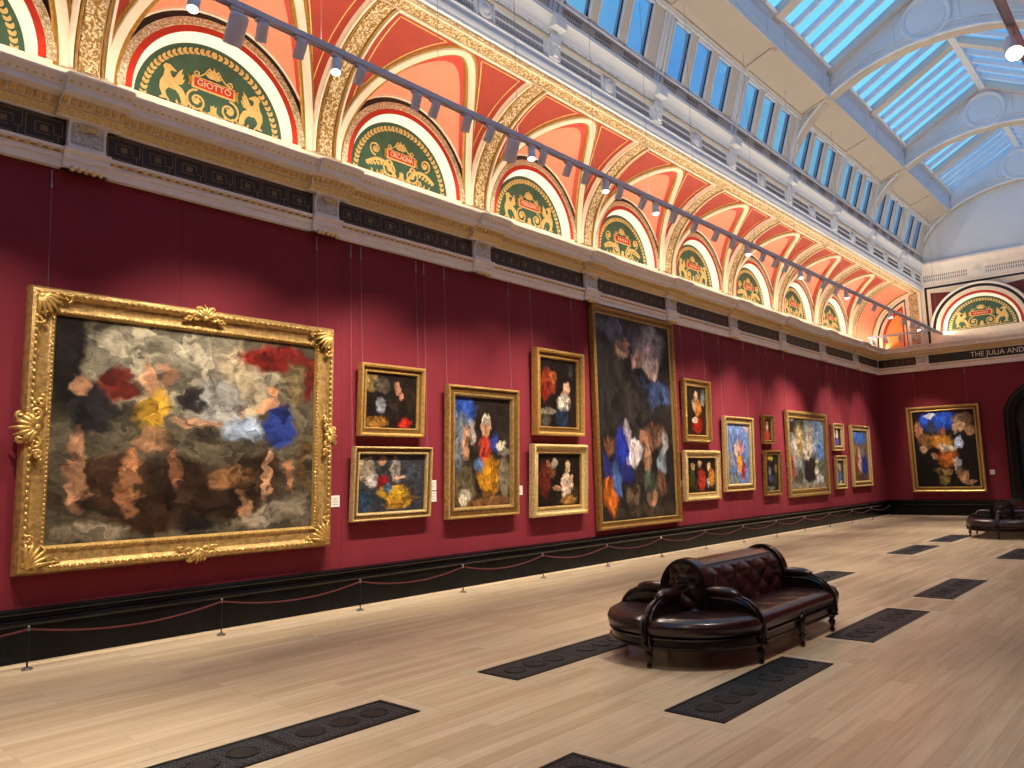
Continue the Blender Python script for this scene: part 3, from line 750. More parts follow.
# arched ribs of the lantern
RZ = 13.92                                             # ridge height
EA, EB, EZ = 3.66, 2.52, 9.93                          # half ellipse of the arch
def arch(a, da=0., db=0.): return (XC-(EA+da)*cos(a), EZ+(EB+db)*sin(a))
TOPL = [(1.85,9.9), (e0.x-.02, e0.z+.05), (KX-.05, KZ+.06), (KX-.05, 12.62), (XC, RZ+.02)]
def top_at(x):
    x = x if x <= XC else 2*XC-x
    for (xa,za),(xb,zb) in zip(TOPL, TOPL[1:]):
        if xa <= x <= xb and xb > xa: return za+(zb-za)*(x-xa)/(xb-xa) if xb-xa > .2 else zb
    return 9.9
RIBY = [6.73, 20.55, 27.43]
nr_ = 0
def rib(y0, y1, name):
    g = MB(); N = 48
    for i in range(N):
        a0, a1 = pi*i/N, pi*(i+1)/N; (xa, za), (xb, zb) = arch(a0), arch(a1)
        ta, tb_ = max(top_at(xa), za+.12), max(top_at(xb), zb+.12)
        g.hexa([(xa,y0,za),(xb,y0,zb),(xb,y1,zb),(xa,y1,za),(xa,y0,ta),(xb,y0,tb_),(xb,y1,tb_),(xa,y1,ta)])
    o = struct(g.build(name, M_lant)); 
    for nm, da, w, h in (('arch_moulding', .05, .07, .06), ('arch_bead', .19, .035, .04), ('outer_moulding', .28, .05, .05)):
        m = MB()
        for sgn, yy in ((-1, y0),):
            m.sweep([(*arch(pi*i/60, da, da)[:1], yy, arch(pi*i/60, da, da)[1]) for i in range(61)], (0, sgn, 0), w, h, -.005)
        m.build(nm, M_lant, o, smooth=True)
    sf = MB(); sf.sweep([(arch(pi*i/60, -.0, -.0)[0], (y0+y1)/2, arch(pi*i/60)[1]) for i in range(61)], [(cos(pi*i/60), 0, -sin(pi*i/60)) for i in range(61)], (y1-y0)*.96, .02, -.005)
    sf.build('arch_soffit', M_soff, o)
    m = MB().lathe([(.60,-.01),(.60,.03),(.56,.06),(.50,.05),(.47,.02),(.46,-.005)], (XC, y0, 13.03), 36, (0,-1,0))
    m.build('roundel', M_lant, o, smooth=True)
    m = MB().lathe([(.46,-.01),(.46,.012),(.42,.02),(.01,.028)], (XC, y0, 13.03), 36, (0,-1,0)); m.build('roundel_field', M_lant, o, smooth=True)
    m = MB()
    for s in (-1, 1):
        q = [(XC+s*.72, 13.42), (XC+s*2.15, 12.66), (XC+s*2.15, 12.30), (XC+s*.75, 12.72)]
        for i in range(4):
            p0, p1 = q[i], q[(i+1) % 4]; m.sweep([(p0[0], y0, p0[1]), (p1[0], y0, p1[1])], (0,-1,0), .03, .02)
    m.build('spandrel_moulding', M_lant, o)
    return o
for i, y in enumerate(RIBY): rib(y, y+.32, 'trim_%d' % (14+i))
rib(YB-.22, YB-.0, 'trim_18')
struct(MB().slab([(1.7,9.95),(XR-1.7,9.95),(XR-1.7,11.6),(XC+2.5,12.7),(XC,RZ+.1),(XC-2.5,12.7),(1.7,11.6)], BW, -.3, .0).build('wall_tympanum', M_lant))
# glazed gable roof
SX0, SZ0 = KX+.0, KZ+.74
sl_len = sqrt((XC-SX0)**2+(RZ-SZ0)**2); SD = Vector((XC-SX0, 0, RZ-SZ0)).normalized(); SN = Vector((SD.z, 0, -SD.x))
def SP(side):
    def f(s, y, n):
        p = Vector((SX0,0,SZ0))+SD*s+SN*n
        return ((XR-p.x) if side else p.x, y, p.z)
    return f
si = 0
for side in (0, 1):
    f = SP(side)
    g = MB(); thin = MB()
    PE = PIL+[YB+.1]
    for k in range(len(PE)-1):
        a, b = PE[k]+(.16), PE[k+1]-.16
        if k > 0 and b < 0: continue
        b = min(b, YB-.22)
        if a > YB-.5: continue
        si += 1
        m = MB(); n = 5; st = (b-a)/n
        ibox(m, f, .0, .14, a, b, -.03, .10); ibox(m, f, sl_len-.16, sl_len-.02, a, b, -.03, .10)
        w = struct(m.build('window_%d' % (wi+si), M_lant))
        m = MB()
        for j in range(1, n): ibox(m, f, .06, sl_len-.05, a+st*j-.04, a+st*j+.04, -.04, .10)
        m.build('glazing_bar', M_lant, w)
        m = MB(); ibox(m, f, .05, sl_len-.05, a, b, .0, .008); m.build('pane', M_sky, w)
    for y in PIL:
        if y > YB-.3: continue
        ibox(g, f, -.05, sl_len, y-.16, y+.16, -.06, .15)
    struct(g.build('trim_%d' % (11+side), M_lantd))
struct(MB().box(XC-.09, XC+.09, YF, YB, RZ-.22, RZ+.05).build('trim_13', M_lant))
# ------------------------------------------------------------------ pictures
def rect_sweep(g, w, h, prof):
    """mitred moulding: prof = (inset from the outer edge, height out of the wall)"""
    cs = [(-1,-1),(1,-1),(1,1),(-1,1)]; n = len(prof); vs = []
    for sx, sy in cs:
        for d, z in prof: vs.append((sx*(w/2-d), sy*(h/2-d), z))
    g.add(vs, [(4*0+i*n+k, i*n+(k+1) % n, ((i+1) % 4)*n+(k+1) % n, ((i+1) % 4)*n+k) for i in range(4) for k in range(n)])
    return g
def bead_row(g, w, h, d, z, r, step):
    for sx in (0, 1, 2, 3):
        L = (w if sx % 2 == 0 else h)-2*d; m = max(2, int(L/step))
        for i in range(m):
            q = -L/2+L*(i+.5)/m
            c = [(q, -h/2+d, z), (w/2-d, q, z), (q, h/2-d, z), (-w/2+d, q, z)][sx]
            rr = (r*1.25, r*.85, r*.8) if sx % 2 == 0 else (r*.85, r*1.25, r*.8)
            g.ball(c, rr, 6, 4)
def cartouche(s, rnd):
    """carved cluster of scrolls, shells and leaves"""
    g = MB()
    for j in range(7):
        a = pi/2+(j-3)*.36; l = s*(1-.07*abs(j-3))
        g.tube([(cos(a)*l*q*.75, sin(a)*l*q*.75-.15*s, .03*s+s*.22*sin(q*pi)) for q in (0,.35,.7,1)], [s*.07, s*.10, s*.09, s*.03], 6)
    for q in (-1, 1):
        for (cx, cy, r, a0, tn) in ((.48,-.08,.24,pi/2,1.3),(.85,-.18,.17,pi/2,1.2),(.36,.34,.14,0,1.2)):
            pts = spiral((q*cx*s, cy*s), r*s, r*s*.2, a0, q*tn, 16)
            g.tube([(p[0], p[1], s*(.10+.07*i/16)) for i, p in enumerate(pts)], s*.065, 6)
        for j in range(4): g.ball((q*s*(.22+.27*j), -s*(.12+.05*j), s*.10), (s*.10, s*.09, s*.09), 7, 5)
    g.ball((0,-.12*s,.14*s), (s*.17,s*.15,s*.14), 8, 6)
    return g
def corner_carving(s):
    g = MB()
    for j in range(6):
        a = pi*.04+j*pi*.092
        g.tube([(cos(a)*s*q-.12*s, sin(a)*s*q-.12*s, s*(.10+.13*sin(q*pi))) for q in (0,.4,.75,1)], [s*.09, s*.10, s*.08, s*.03], 6)
    for (cx, cy, a0, tn) in ((.15,.62,0,1.3),(.62,.15,pi/2,-1.3),(.05,1.05,0,1.1),(1.05,.05,pi/2,-1.1)):
        g.tube([(p[0], p[1], s*.13) for p in spiral((cx*s-.1*s, cy*s-.1*s), s*.19, s*.04, a0, tn, 16)], s*.06, 6)
    g.ball((0,0,.12*s), (s*.2,s*.2,s*.15), 8, 6)
    return g
G1 = mat('carved_gold', (200,164,100), .36, metal=.5, var=.45, vscale=16, bump=.5, bscale=40)
G2 = mat('bright_gold', (212,174,98), .32, metal=.5, var=.3, vscale=20, bump=.15, bscale=50)
G3 = mat('pale_gold', (226,200,140), .4, metal=.35, var=.35, vscale=24, bump=.4, bscale=50)
G4 = mat('dull_gold', (166,126,66), .4, metal=.5, var=.45, vscale=20, bump=.3, bscale=50)
G5 = mat('shaded_hollow_gilt', (132,96,48), .4, metal=.4, var=.4, vscale=18)  # shade in the frame hollows painted in as a darker gilt
def picture(label, Y0, Y1, z0, z1, fw, style, gold, base, blobs, tilt=.06, depth=.09, seed=0., wires=(), M=None, group=None, base_out=.03):
    w, h = Y1-Y0, z1-z0; ang = math.asin(min(.2, tilt/h))
    if M is None: M = Matrix(((0,0,1,base_out+.0),(1,0,0,(Y0+Y1)/2),(0,1,0,z0),(0,0,0,1)))
    t = thing('framed_painting', label, 'painting', M=M @ Matrix.Rotation(ang, 4, 'X'), group=group)
    C = Matrix.Translation((0, h/2, 0))
    def put(o): o.matrix_local = C; return o
    D = depth
    P = {'carved': [(0,0),(0,D*.55),(.04*fw,D*.75),(.10*fw,D*1.0),(.22*fw,D*1.08),(.34*fw,D*.92),(.42*fw,D*.62),(.62*fw,D*.5),(.80*fw,D*.56),(.86*fw,D*.66),(.93*fw,D*.62),(1.*fw,D*.30),(1.*fw,0)],
         'cassetta': [(0,0),(0,D*.85),(.06*fw,D*1.0),(.22*fw,D*1.0),(.27*fw,D*.72),(.70*fw,D*.68),(.74*fw,D*.82),(.88*fw,D*.80),(1.*fw,D*.42),(1.*fw,0)],
         'plain': [(0,0),(0,D*.7),(.08*fw,D*.95),(.25*fw,D*1.0),(.38*fw,D*.85),(.44*fw,D*.58),(.74*fw,D*.48),(.80*fw,D*.55),(.88*fw,D*.55),(1.*fw,D*.3),(1.*fw,0)]}[style]
    put(rect_sweep(MB(), w, h, P).build('frame', gold, t, smooth=True))
    put(rect_sweep(MB(), w, h, [(.88*fw,D*.50),(.895*fw,D*.62),(.94*fw,D*.60),(1.*fw+.004,D*.33),(1.*fw+.004,D*.29),(.88*fw,D*.29)]).build('slip', G2, t, smooth=True))
    if style != 'carved':
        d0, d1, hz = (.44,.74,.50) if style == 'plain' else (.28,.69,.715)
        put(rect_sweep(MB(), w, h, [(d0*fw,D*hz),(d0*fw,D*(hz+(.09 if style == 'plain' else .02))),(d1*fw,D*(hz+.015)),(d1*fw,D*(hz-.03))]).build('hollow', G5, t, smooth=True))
    cw, ch = w-2*fw+.02, h-2*fw+.02
    me = bpy.data.meshes.new('canvas'); me.from_pydata([(-cw/2,-ch/2,D*.28),(cw/2,-ch/2,D*.28),(cw/2,ch/2,D*.28),(-cw/2,ch/2,D*.28),(-cw/2,-ch/2,.004),(cw/2,-ch/2,.004),(cw/2,ch/2,.004),(-cw/2,ch/2,.004)], [], [(0,1,2,3),(7,6,5,4),(0,4,5,1),(1,5,6,2),(2,6,7,3),(3,7,4,0)])
    uvl = me.uv_layers.new(); 
    for li, l in enumerate(me.loops):
        v = me.vertices[l.vertex_index].co; uvl.data[li].uv = (v.x/cw+.5, v.y/ch+.5)
    me.materials.append(paint_mat('oil_paint', base, blobs, seed))
    cv = bpy.data.objects.new('canvas', me); COL.objects.link(cv); cv.parent = t; put(cv)
    if style != 'plain':
        g = MB(); 
        if style == 'carved':
            bead_row(g, w, h, fw*.90, D*.62, fw*.06, fw*.17); bead_row(g, w, h, fw*.26, D*1.05, fw*.085, fw*.26)
        else: bead_row(g, w, h, fw*.14, D*1.0, fw*.075, fw*.20)
        put(g.build('beading', G2, t, smooth='all'))
    if style in ('carved',) and fw > .2:
        s = fw*.92
        for sx, sy in ((-1,-1),(1,-1),(1,1),(-1,1)):
            g = corner_carving(s); g.v = [(p[0]*1, p[1]*1, p[2]) for p in g.v]
            o = g.build('corner_carving', G2, t, smooth='all')
            o.matrix_local = C @ Matrix.Translation((sx*(w/2-fw*.42), sy*(h/2-fw*.42), D*.72)) @ Matrix.Diagonal((-sx, -sy, 1, 1))
        for (px, py, a, k) in ((0, h/2-fw*.30, 0, 1.0), (0, -h/2+fw*.30, pi, .95), (w/2-fw*.30, 0, -pi/2, 1.05), (-w/2+fw*.30, 0, pi/2, 1.35)):
            o = cartouche(fw*.86*k, 0).build('centre_carving', G2, t, smooth='all')
            o.matrix_local = C @ Matrix.Translation((px, py, D*.70)) @ Matrix.Rotation(a, 4, 'Z')
    # hanging wires run up to hooks under the cornice
    Ri = (M @ Matrix.Rotation(ang, 4, 'X')).inverted()
    for yw in wires:
        top = Vector((.045, yw, 5.44)); bot = Vector((.05+tilt*.5, yw, z1-.03))
        if M[1][0] == 0: top = Vector((yw, YB-.045, 5.44)); bot = Vector((yw, YB-.05-tilt*.5, z1-.03))
        o = MB().tube([Ri @ top, Ri @ bot], .0028, 4).build('hanging_wire', M_wire, t)
        up = top+Vector((0,0,.24))
        k = MB().tube([Ri @ p for p in (top-Vector((0,0,.03)), top+Vector((0,0,.09)), up-Vector((0,0,.05)))], .008, 6)
        c = Ri @ top; k.ball(tuple(c), .018, 6, 4); c = Ri @ (top+Vector((0,0,.07))); k.ball(tuple(c), .013, 6, 4)
        k.build('hook', M_steel, o)
    return t
F = (188,140,104)
picture('huge landscape-format brown painting in a carved gold frame, nearest on the red wall', 2.73, 6.81, .96, 4.19, .30, 'carved', G1, (92,84,66), [
 (.45,.82,.36,.2,(160,152,128)),(.40,.70,.18,.12,(140,132,110)),(.03,.85,.07,.28,(26,23,19)),(.66,.76,.09,.22,(188,172,138)),(.58,.66,.1,.12,(170,168,160)),(.84,.90,.18,.07,(128,32,24)),(.96,.82,.08,.12,(96,30,22)),(.90,.78,.05,.12,(120,104,70)),
 (.45,.22,.42,.15,(52,36,24)),(.20,.28,.12,.12,(70,48,32)),(.78,.30,.1,.1,(58,42,30)),(.12,.60,.09,.12,(34,32,32)),(.09,.70,.035,.05,F),(.21,.72,.055,.07,(112,38,28)),(.33,.60,.065,.10,(204,158,52)),(.31,.74,.03,.07,F),(.37,.74,.02,.07,F),(.34,.45,.07,.06,(196,146,104)),(.26,.27,.03,.14,(176,120,80)),(.42,.33,.03,.1,(150,102,70)),(.10,.32,.035,.17,(184,136,100)),
 (.47,.65,.05,.04,(58,54,52)),(.50,.55,.08,.03,(186,146,112)),(.68,.54,.09,.08,(160,176,196)),(.84,.55,.07,.11,(42,60,132)),(.77,.66,.05,.025,F),(.80,.72,.025,.035,(196,140,96)),(.66,.64,.025,.04,(150,130,110)),(.80,.28,.02,.12,(196,150,112)),(.90,.28,.02,.1,(160,112,80)),(.64,.27,.08,.06,(140,100,64)),(.70,.14,.03,.07,(170,126,90)),(.30,.07,.14,.045,(60,36,22)),(.52,.07,.07,.04,(30,24,22)),(.12,.04,.12,.05,(140,128,104)),(.82,.08,.15,.06,(150,138,116)),(.96,.35,.03,.16,(96,72,44))], tilt=.086, depth=.13, seed=1.3, wires=(2.95, 6.6), base_out=.03)
picture('small dark landscape-format painting with a plain gold frame, hung above the yellow-draped one', 7.34, 8.67, 2.59, 3.75, .14, 'plain', G2, (30,22,17), [
 (.10,.80,.16,.14,(142,118,66)),(.30,.78,.16,.14,(86,78,62)),(.30,.42,.09,.15,(138,140,146)),(.60,.74,.07,.12,(186,132,104)),(.68,.60,.04,.1,(170,116,90)),(.20,.12,.22,.10,(150,104,42)),(.76,.12,.13,.09,(178,40,26)),(.55,.45,.15,.1,(44,34,28)),(.86,.55,.1,.2,(40,28,20))], tilt=.064, depth=.11, seed=2.1, wires=(7.43, 8.59))
picture('landscape-format painting with a broad yellow patch on grey, hung below the small dark one', 7.20, 8.80, 1.28, 2.43, .12, 'cassetta', G3, (58,60,64), [
 (.10,.74,.13,.20,(176,158,132)),(.55,.72,.07,.22,(150,140,126)),(.34,.86,.05,.09,(202,154,120)),(.22,.55,.10,.12,(206,196,186)),(.36,.52,.09,.12,(138,28,34)),(.53,.33,.22,.14,(198,156,44)),(.60,.16,.20,.10,(178,130,36)),(.45,.42,.06,.09,(70,98,124)),(.10,.22,.12,.16,(48,70,92)),(.62,.62,.12,.03,(214,176,150)),(.82,.24,.10,.05,(90,72,44)),(.82,.7,.14,.2,(64,68,76))], tilt=.078, depth=.10, seed=3.7, wires=(7.23, 8.77))
picture('tall painting of ochre and red drapery beside a blue sky patch, between two stacked pairs', 9.17, 11.01, 1.20, 3.53, .19, 'cassetta', G1, (48,40,32), [
 (.18,.88,.2,.14,(48,82,164)),(.16,.72,.16,.12,(112,130,160)),(.10,.55,.09,.26,(124,128,136)),(.72,.82,.3,.2,(38,30,25)),(.22,.58,.06,.16,(196,146,108)),(.34,.66,.05,.10,(178,164,146)),(.56,.79,.06,.06,(206,190,170)),(.55,.70,.06,.07,(206,154,118)),(.54,.52,.11,.12,(186,62,40)),(.70,.60,.08,.10,(46,60,128)),(.62,.27,.20,.17,(186,128,30)),(.44,.38,.09,.07,(96,124,166)),(.83,.57,.10,.05,(214,204,176)),(.88,.50,.12,.03,(120,112,98)),(.90,.24,.12,.2,(124,112,88)),(.18,.16,.2,.18,(110,96,72)),(.20,.10,.12,.075,(206,196,168)),(.6,.03,.4,.05,(126,86,50))], tilt=.074, depth=.12, seed=4.4, wires=(9.25, 10.94))
picture('upright dark red-brown painting in a deep plain gold frame, above the carved-frame one', 11.55, 13.11, 2.70, 4.44, .18, 'plain', G2, (26,18,13), [
 (.25,.66,.2,.2,(140,54,26)),(.38,.74,.10,.1,(168,92,42)),(.15,.5,.1,.14,(120,30,18)),(.75,.58,.10,.09,(206,162,130)),(.66,.50,.06,.05,(190,110,64)),(.66,.36,.15,.14,(206,196,176)),(.62,.14,.17,.15,(28,46,66)),(.22,.24,.22,.05,(132,122,102)),(.15,.1,.16,.1,(74,70,58)),(.85,.85,.08,.1,(60,62,64))], tilt=.058, depth=.16, seed=5.2, wires=(11.60, 12.94))
picture('dark painting with a pale standing patch in a deeply carved gold frame', 11.40, 13.16, 1.11, 2.53, .19, 'carved', G3, (24,17,12), [
 (.18,.5,.14,.32,(104,36,22)),(.34,.66,.10,.14,(120,66,40)),(.40,.80,.07,.09,(188,170,146)),(.25,.82,.05,.08,(150,92,62)),(.66,.40,.10,.25,(226,196,168)),(.70,.76,.06,.10,(220,184,140)),(.80,.45,.05,.13,(212,176,146)),(.46,.36,.1,.04,(190,140,106)),(.74,.12,.2,.09,(170,122,62)),(.9,.25,.06,.1,(60,44,30))], tilt=.062, depth=.13, seed=6.6, wires=())
picture('very tall narrow-framed night painting reaching up to the white cornice', 13.58, 17.03, .71, 5.64, .17, 'plain', G4, (40,37,36), [
 (.25,.94,.25,.06,(84,92,108)),(.72,.90,.22,.09,(150,150,156)),(.70,.83,.15,.09,(206,196,192)),(.35,.85,.10,.05,(206,166,144)),(.55,.81,.07,.06,(214,178,156)),(.75,.76,.08,.05,(206,180,164)),(.40,.91,.05,.03,(190,140,116)),(.75,.64,.25,.07,(62,78,116)),(.25,.70,.22,.12,(38,34,30)),(.50,.58,.2,.1,(46,42,40)),
 (.42,.335,.12,.055,(238,226,226)),(.35,.42,.06,.06,(196,178,180)),(.28,.34,.08,.12,(36,50,150)),(.33,.24,.08,.05,(40,48,120)),(.12,.36,.06,.05,(120,80,56)),(.12,.13,.11,.10,(204,104,30)),(.22,.19,.06,.08,(86,118,182)),(.10,.26,.07,.05,(44,50,116)),(.75,.42,.17,.07,(110,80,62)),(.60,.39,.08,.04,(150,104,80)),(.88,.38,.06,.06,(140,140,140)),(.82,.27,.08,.07,(124,136,144)),(.62,.28,.06,.07,(150,112,82)),(.62,.17,.09,.08,(76,88,72)),(.66,.10,.07,.04,(150,110,84)),(.80,.16,.07,.06,(108,76,58)),(.40,.13,.08,.06,(96,80,62)),(.6,.03,.4,.03,(66,56,42))], tilt=.0, depth=.12, seed=7.1, wires=(), base_out=.03)
picture('upright orange and red painting, above the one with a red central patch', 17.40, 18.83, 2.65, 4.30, .20, 'carved', G4, (40,28,20), [
 (.5,.82,.10,.1,(206,172,132)),(.60,.58,.16,.18,(196,126,40)),(.40,.62,.10,.12,(170,140,110)),(.56,.22,.24,.18,(156,32,20)),(.44,.32,.13,.07,(214,196,166)),(.85,.78,.10,.16,(136,138,148)),(.15,.5,.1,.3,(36,26,18))], tilt=.046, depth=.11, base_out=.012, seed=8.9, wires=(17.52, 18.7))
picture('squarish painting with a red central patch, below the orange and red upright', 17.30, 19.17, 1.18, 2.46, .20, 'carved', G3, (30,22,16), [
 (.5,.36,.13,.30,(168,46,28)),(.20,.74,.06,.1,(204,164,124)),(.44,.80,.06,.1,(196,160,126)),(.76,.74,.06,.1,(212,166,122)),(.86,.42,.11,.25,(196,126,52)),(.72,.28,.05,.13,(196,198,202)),(.16,.40,.10,.25,(62,70,32)),(.30,.2,.08,.1,(70,40,24))], tilt=.038, depth=.11, base_out=.012, seed=9.3, wires=())
picture('upright sky-blue painting with an orange and magenta streak in a pale carved frame', 19.48, 21.27, 1.35, 3.41, .20, 'cassetta', G3, (112,140,196), [
 (.3,.9,.4,.1,(124,150,206)),(.85,.92,.10,.08,(206,186,196)),(.20,.40,.12,.14,(150,148,150)),(.45,.58,.13,.14,(216,184,164)),(.55,.34,.13,.18,(216,150,52)),(.72,.22,.10,.16,(164,52,92)),(.65,.62,.09,.1,(196,120,126)),(.9,.36,.1,.1,(96,112,140)),(.3,.08,.3,.1,(122,132,138))], tilt=.062, depth=.11, base_out=.012, seed=10.7, wires=(19.6, 21.15))
picture('tiny upright painting with a red lower half, above a small dark green-gold one', 22.04, 22.79, 2.68, 3.55, .11, 'plain', G4, (42,36,26), [
 (.5,.24,.32,.26,(206,62,56)),(.5,.60,.16,.14,(226,182,152)),(.5,.78,.1,.08,(206,150,112)),(.2,.8,.2,.2,(110,50,30))], tilt=.04, depth=.11, base_out=.012, seed=11.9, wires=(22.1, 22.7))
picture('small upright dark painting with a yellow glow at its top, below the tiny red one', 21.98, 23.14, 1.15, 2.50, .14, 'plain', G4, (34,32,28), [
 (.35,.92,.2,.08,(196,176,70)),(.30,.55,.12,.12,(122,132,146)),(.38,.34,.12,.12,(60,76,130)),(.80,.60,.10,.14,(124,96,64)),(.7,.3,.15,.15,(60,52,36)),(.4,.08,.3,.06,(110,108,104))], tilt=.062, depth=.11, base_out=.012, seed=12.2, wires=())
picture('large upright painting of pale and dark patches against a blue sky', 23.77, 27.17, 1.04, 3.78, .24, 'plain', G1, (128,132,130), [
 (.82,.75,.25,.25,(146,172,206)),(.88,.52,.14,.16,(112,152,212)),(.2,.90,.24,.12,(48,44,36)),(.28,.66,.14,.24,(178,156,112)),(.55,.62,.12,.14,(214,196,174)),(.60,.80,.08,.08,(196,176,152)),(.12,.5,.06,.2,(180,168,170)),(.05,.32,.05,.2,(158,60,50)),(.54,.28,.20,.20,(44,36,34)),(.48,.48,.12,.06,(206,192,172)),(.85,.22,.1,.2,(104,112,84)),(.84,.11,.10,.09,(210,214,216)),(.75,.3,.05,.16,(206,196,182)),(.2,.15,.12,.12,(96,88,64)),(.5,.04,.4,.05,(140,130,108))], tilt=.028, depth=.11, base_out=.012, seed=13.5, wires=(24.0, 26.9))
picture('tiny upright painting with a violet patch, above the small blue one near the corner', 27.75, 28.78, 2.53, 3.50, .18, 'cassetta', G3, (36,32,30), [
 (.5,.60,.16,.22,(222,212,212)),(.52,.22,.3,.2,(92,72,152)),(.5,.85,.1,.08,(206,170,140))], tilt=.036, depth=.11, base_out=.012, seed=14.1, wires=(27.85, 28.7))
picture('small upright painting with a blue patch in a pale frame, below the tiny violet one', 27.79, 28.82, 1.19, 2.36, .18, 'cassetta', G3, (66,60,40), [
 (.5,.70,.13,.14,(220,204,190)),(.5,.30,.25,.24,(62,114,186)),(.2,.85,.2,.12,(150,146,90)),(.6,.1,.2,.06,(180,190,200))], tilt=.042, depth=.11, base_out=.012, seed=15.6, wires=())
picture('upright painting with blue sky and blue drapery, last on the long wall before the corner', 29.59, 31.67, 1.22, 3.50, .20, 'cassetta', G3, (112,92,72), [
 (.5,.85,.45,.14,(70,112,196)),(.30,.56,.22,.12,(158,116,76)),(.22,.35,.1,.2,(138,66,46)),(.42,.40,.08,.24,(206,182,170)),(.76,.32,.2,.22,(38,60,146)),(.6,.6,.1,.12,(120,110,110)),(.4,.06,.4,.06,(90,66,48))], tilt=.02, depth=.11, base_out=.012, seed=16.4, wires=(29.8, 31.5))
picture('painting with a vivid blue sky patch over gold drapery, alone on the red end wall', 0, 2.55, .90, 4.24, .20, 'plain', G2, (18,14,11), [
 (.42,.86,.30,.14,(34,80,192)),(.30,.93,.08,.035,(216,216,222)),(.10,.74,.07,.12,(196,140,96)),(.16,.62,.1,.1,(120,84,44)),(.30,.76,.08,.1,(52,52,60)),(.80,.88,.16,.08,(150,120,86)),(.78,.78,.10,.08,(206,166,124)),(.92,.72,.07,.08,(196,150,110)),(.68,.76,.05,.06,(206,170,132)),(.42,.60,.20,.10,(196,134,50)),(.46,.72,.06,.05,(150,90,56)),(.55,.52,.13,.045,(222,206,182)),(.52,.38,.16,.12,(186,104,34)),(.72,.58,.06,.08,(172,192,216)),(.66,.28,.05,.1,(200,196,192)),(.18,.24,.20,.24,(12,10,10)),(.14,.50,.05,.05,(214,176,144)),(.30,.40,.06,.04,(180,130,100)),(.88,.42,.12,.2,(14,12,12)),(.45,.20,.14,.04,(150,122,72)),(.45,.10,.09,.06,(138,120,66)),(.78,.14,.07,.07,(206,160,118)),(.84,.06,.10,.03,(190,150,112)),(.70,.18,.05,.05,(196,146,104))],
 tilt=.07, depth=.13, seed=17.8, wires=(1.35, 3.15), M=Matrix(((1,0,0,2.27),(0,0,-1,YB-.03),(0,1,0,.90),(0,0,0,1))))
# captions
def caption(y, z, lab, M=None):
    t = MB().box(0,.006,-.075,.075,-.085,.085).build('caption_card', M_card); tag(t, lab, 'label', 'wall captions')
    g = MB()
    for j in range(5): g.box(.006,.007,-.055,.055-.02*(j % 2),.045-.024*j,.052-.024*j)
    g.build('print', mat('caption_print', (120,116,112), .7), t)
    t.matrix_world = M or Matrix.Translation((.001, y, z))
for y, z, lab in ((6.98,1.60,'white caption card on the red wall beside the huge carved frame'),(8.96,1.79,'white caption card, upper of the two beside the yellow-patched painting'),(8.96,1.60,'white caption card, lower of the two beside the yellow-patched painting'),(11.19,1.64,'white caption card beside the tall ochre and red drapery painting'),(13.31,1.72,'white caption card just before the very tall night painting'),(17.19,1.62,'white caption card just past the very tall night painting')):
    caption(y, z, lab)
caption(0, 0, 'white caption card on the end wall beside the dark archway', Matrix(((0,1,0,3.75),(-1,0,0,YB-.001),(0,0,1,1.63),(0,0,0,1))))
# ------------------------------------------------------------------ rope barrier
PY = [.68, 2.84, 5.01, 7.17, 9.29, 11.39, 13.49, 15.62, 17.72, 19.82, 21.95, 24.07, 26.18, 28.33, 30.45, 32.6]
PX = .36
p0 = None
for i, y in enumerate(PY):
    if i == 0: continue
    lab = 'low steel rope post by the dado, %s from the near end of the barrier' % ordinal(i)
    if p0 is None:
        p0 = thing('rope_post', lab, 'barrier post', (PX, y, 0), 'rope posts along the wall')
        MB().lathe([(.055,0),(.055,.012),(.04,.022),(.018,.034)], k=20).build('base', M_steel, p0, smooth=True)
        MB().lathe([(.009,.03),(.009,.405)], k=12).build('stem', M_iron, p0, smooth=True)
        MB().lathe([(.009,.40),(.016,.405),(.016,.425),(.011,.435),(.013,.445),(.006,.455)], k=12).build('cap', M_steel, p0, smooth=True)
    else: dup(p0, lab, (PX, y, 0))
for i in range(len(PY)-1):
    a, b = PY[i], PY[i+1]
    if i == 0: a = -.6
    a += .018; b -= .018
    pts = [(PX, a+(b-a)*q/20, .415-.115*(1-(2*q/20-1)**2)) for q in range(21)]
    o = MB().tube(pts, .011, 7).build('barrier_rope', M_rope, smooth='all')
    tag(o, ('dark red cord sagging toward the nearest rope post from outside the picture' if i == 0 else 'dark red cord sagging between the %s and %s rope posts' % (ordinal(i), ordinal(i+1))), 'rope', 'barrier cords along the wall')
# ------------------------------------------------------------------ floor grilles
def grille(L, w=.52):
    g = MB().box(-w/2,w/2,-L/2,-L/2+.04,0,.008).box(-w/2,w/2,L/2-.04,L/2,0,.008).box(-w/2,-w/2+.035,-L/2,L/2,0,.008).box(w/2-.035,w/2,-L/2,L/2,0,.008)
    g.box(-w/2,w/2,-.03,.03,0,.007)
    lat = MB(); st = .058
    nx = int((w-.08)/st); ny = int((L-.08)/st)
    for i in range(nx+1): lat.box(-w/2+.04+i*st-.006, -w/2+.04+i*st+.006, -L/2+.03, L/2-.03, 0, .005)
    for j in range(ny+1): lat.box(-w/2+.03, w/2-.03, -L/2+.04+j*st-.006, -L/2+.04+j*st+.006, 0, .005)
    for i in range(nx):
        for j in range(ny):
            x, y = -w/2+.04+(i+.5)*st, -L/2+.04+(j+.5)*st
            lat.add([(x-.016,y,.006),(x,y-.016,.006),(x+.016,y,.006),(x,y+.016,.006)], [(0,1,2,3)])
    return g, lat
gp = None
spots = []
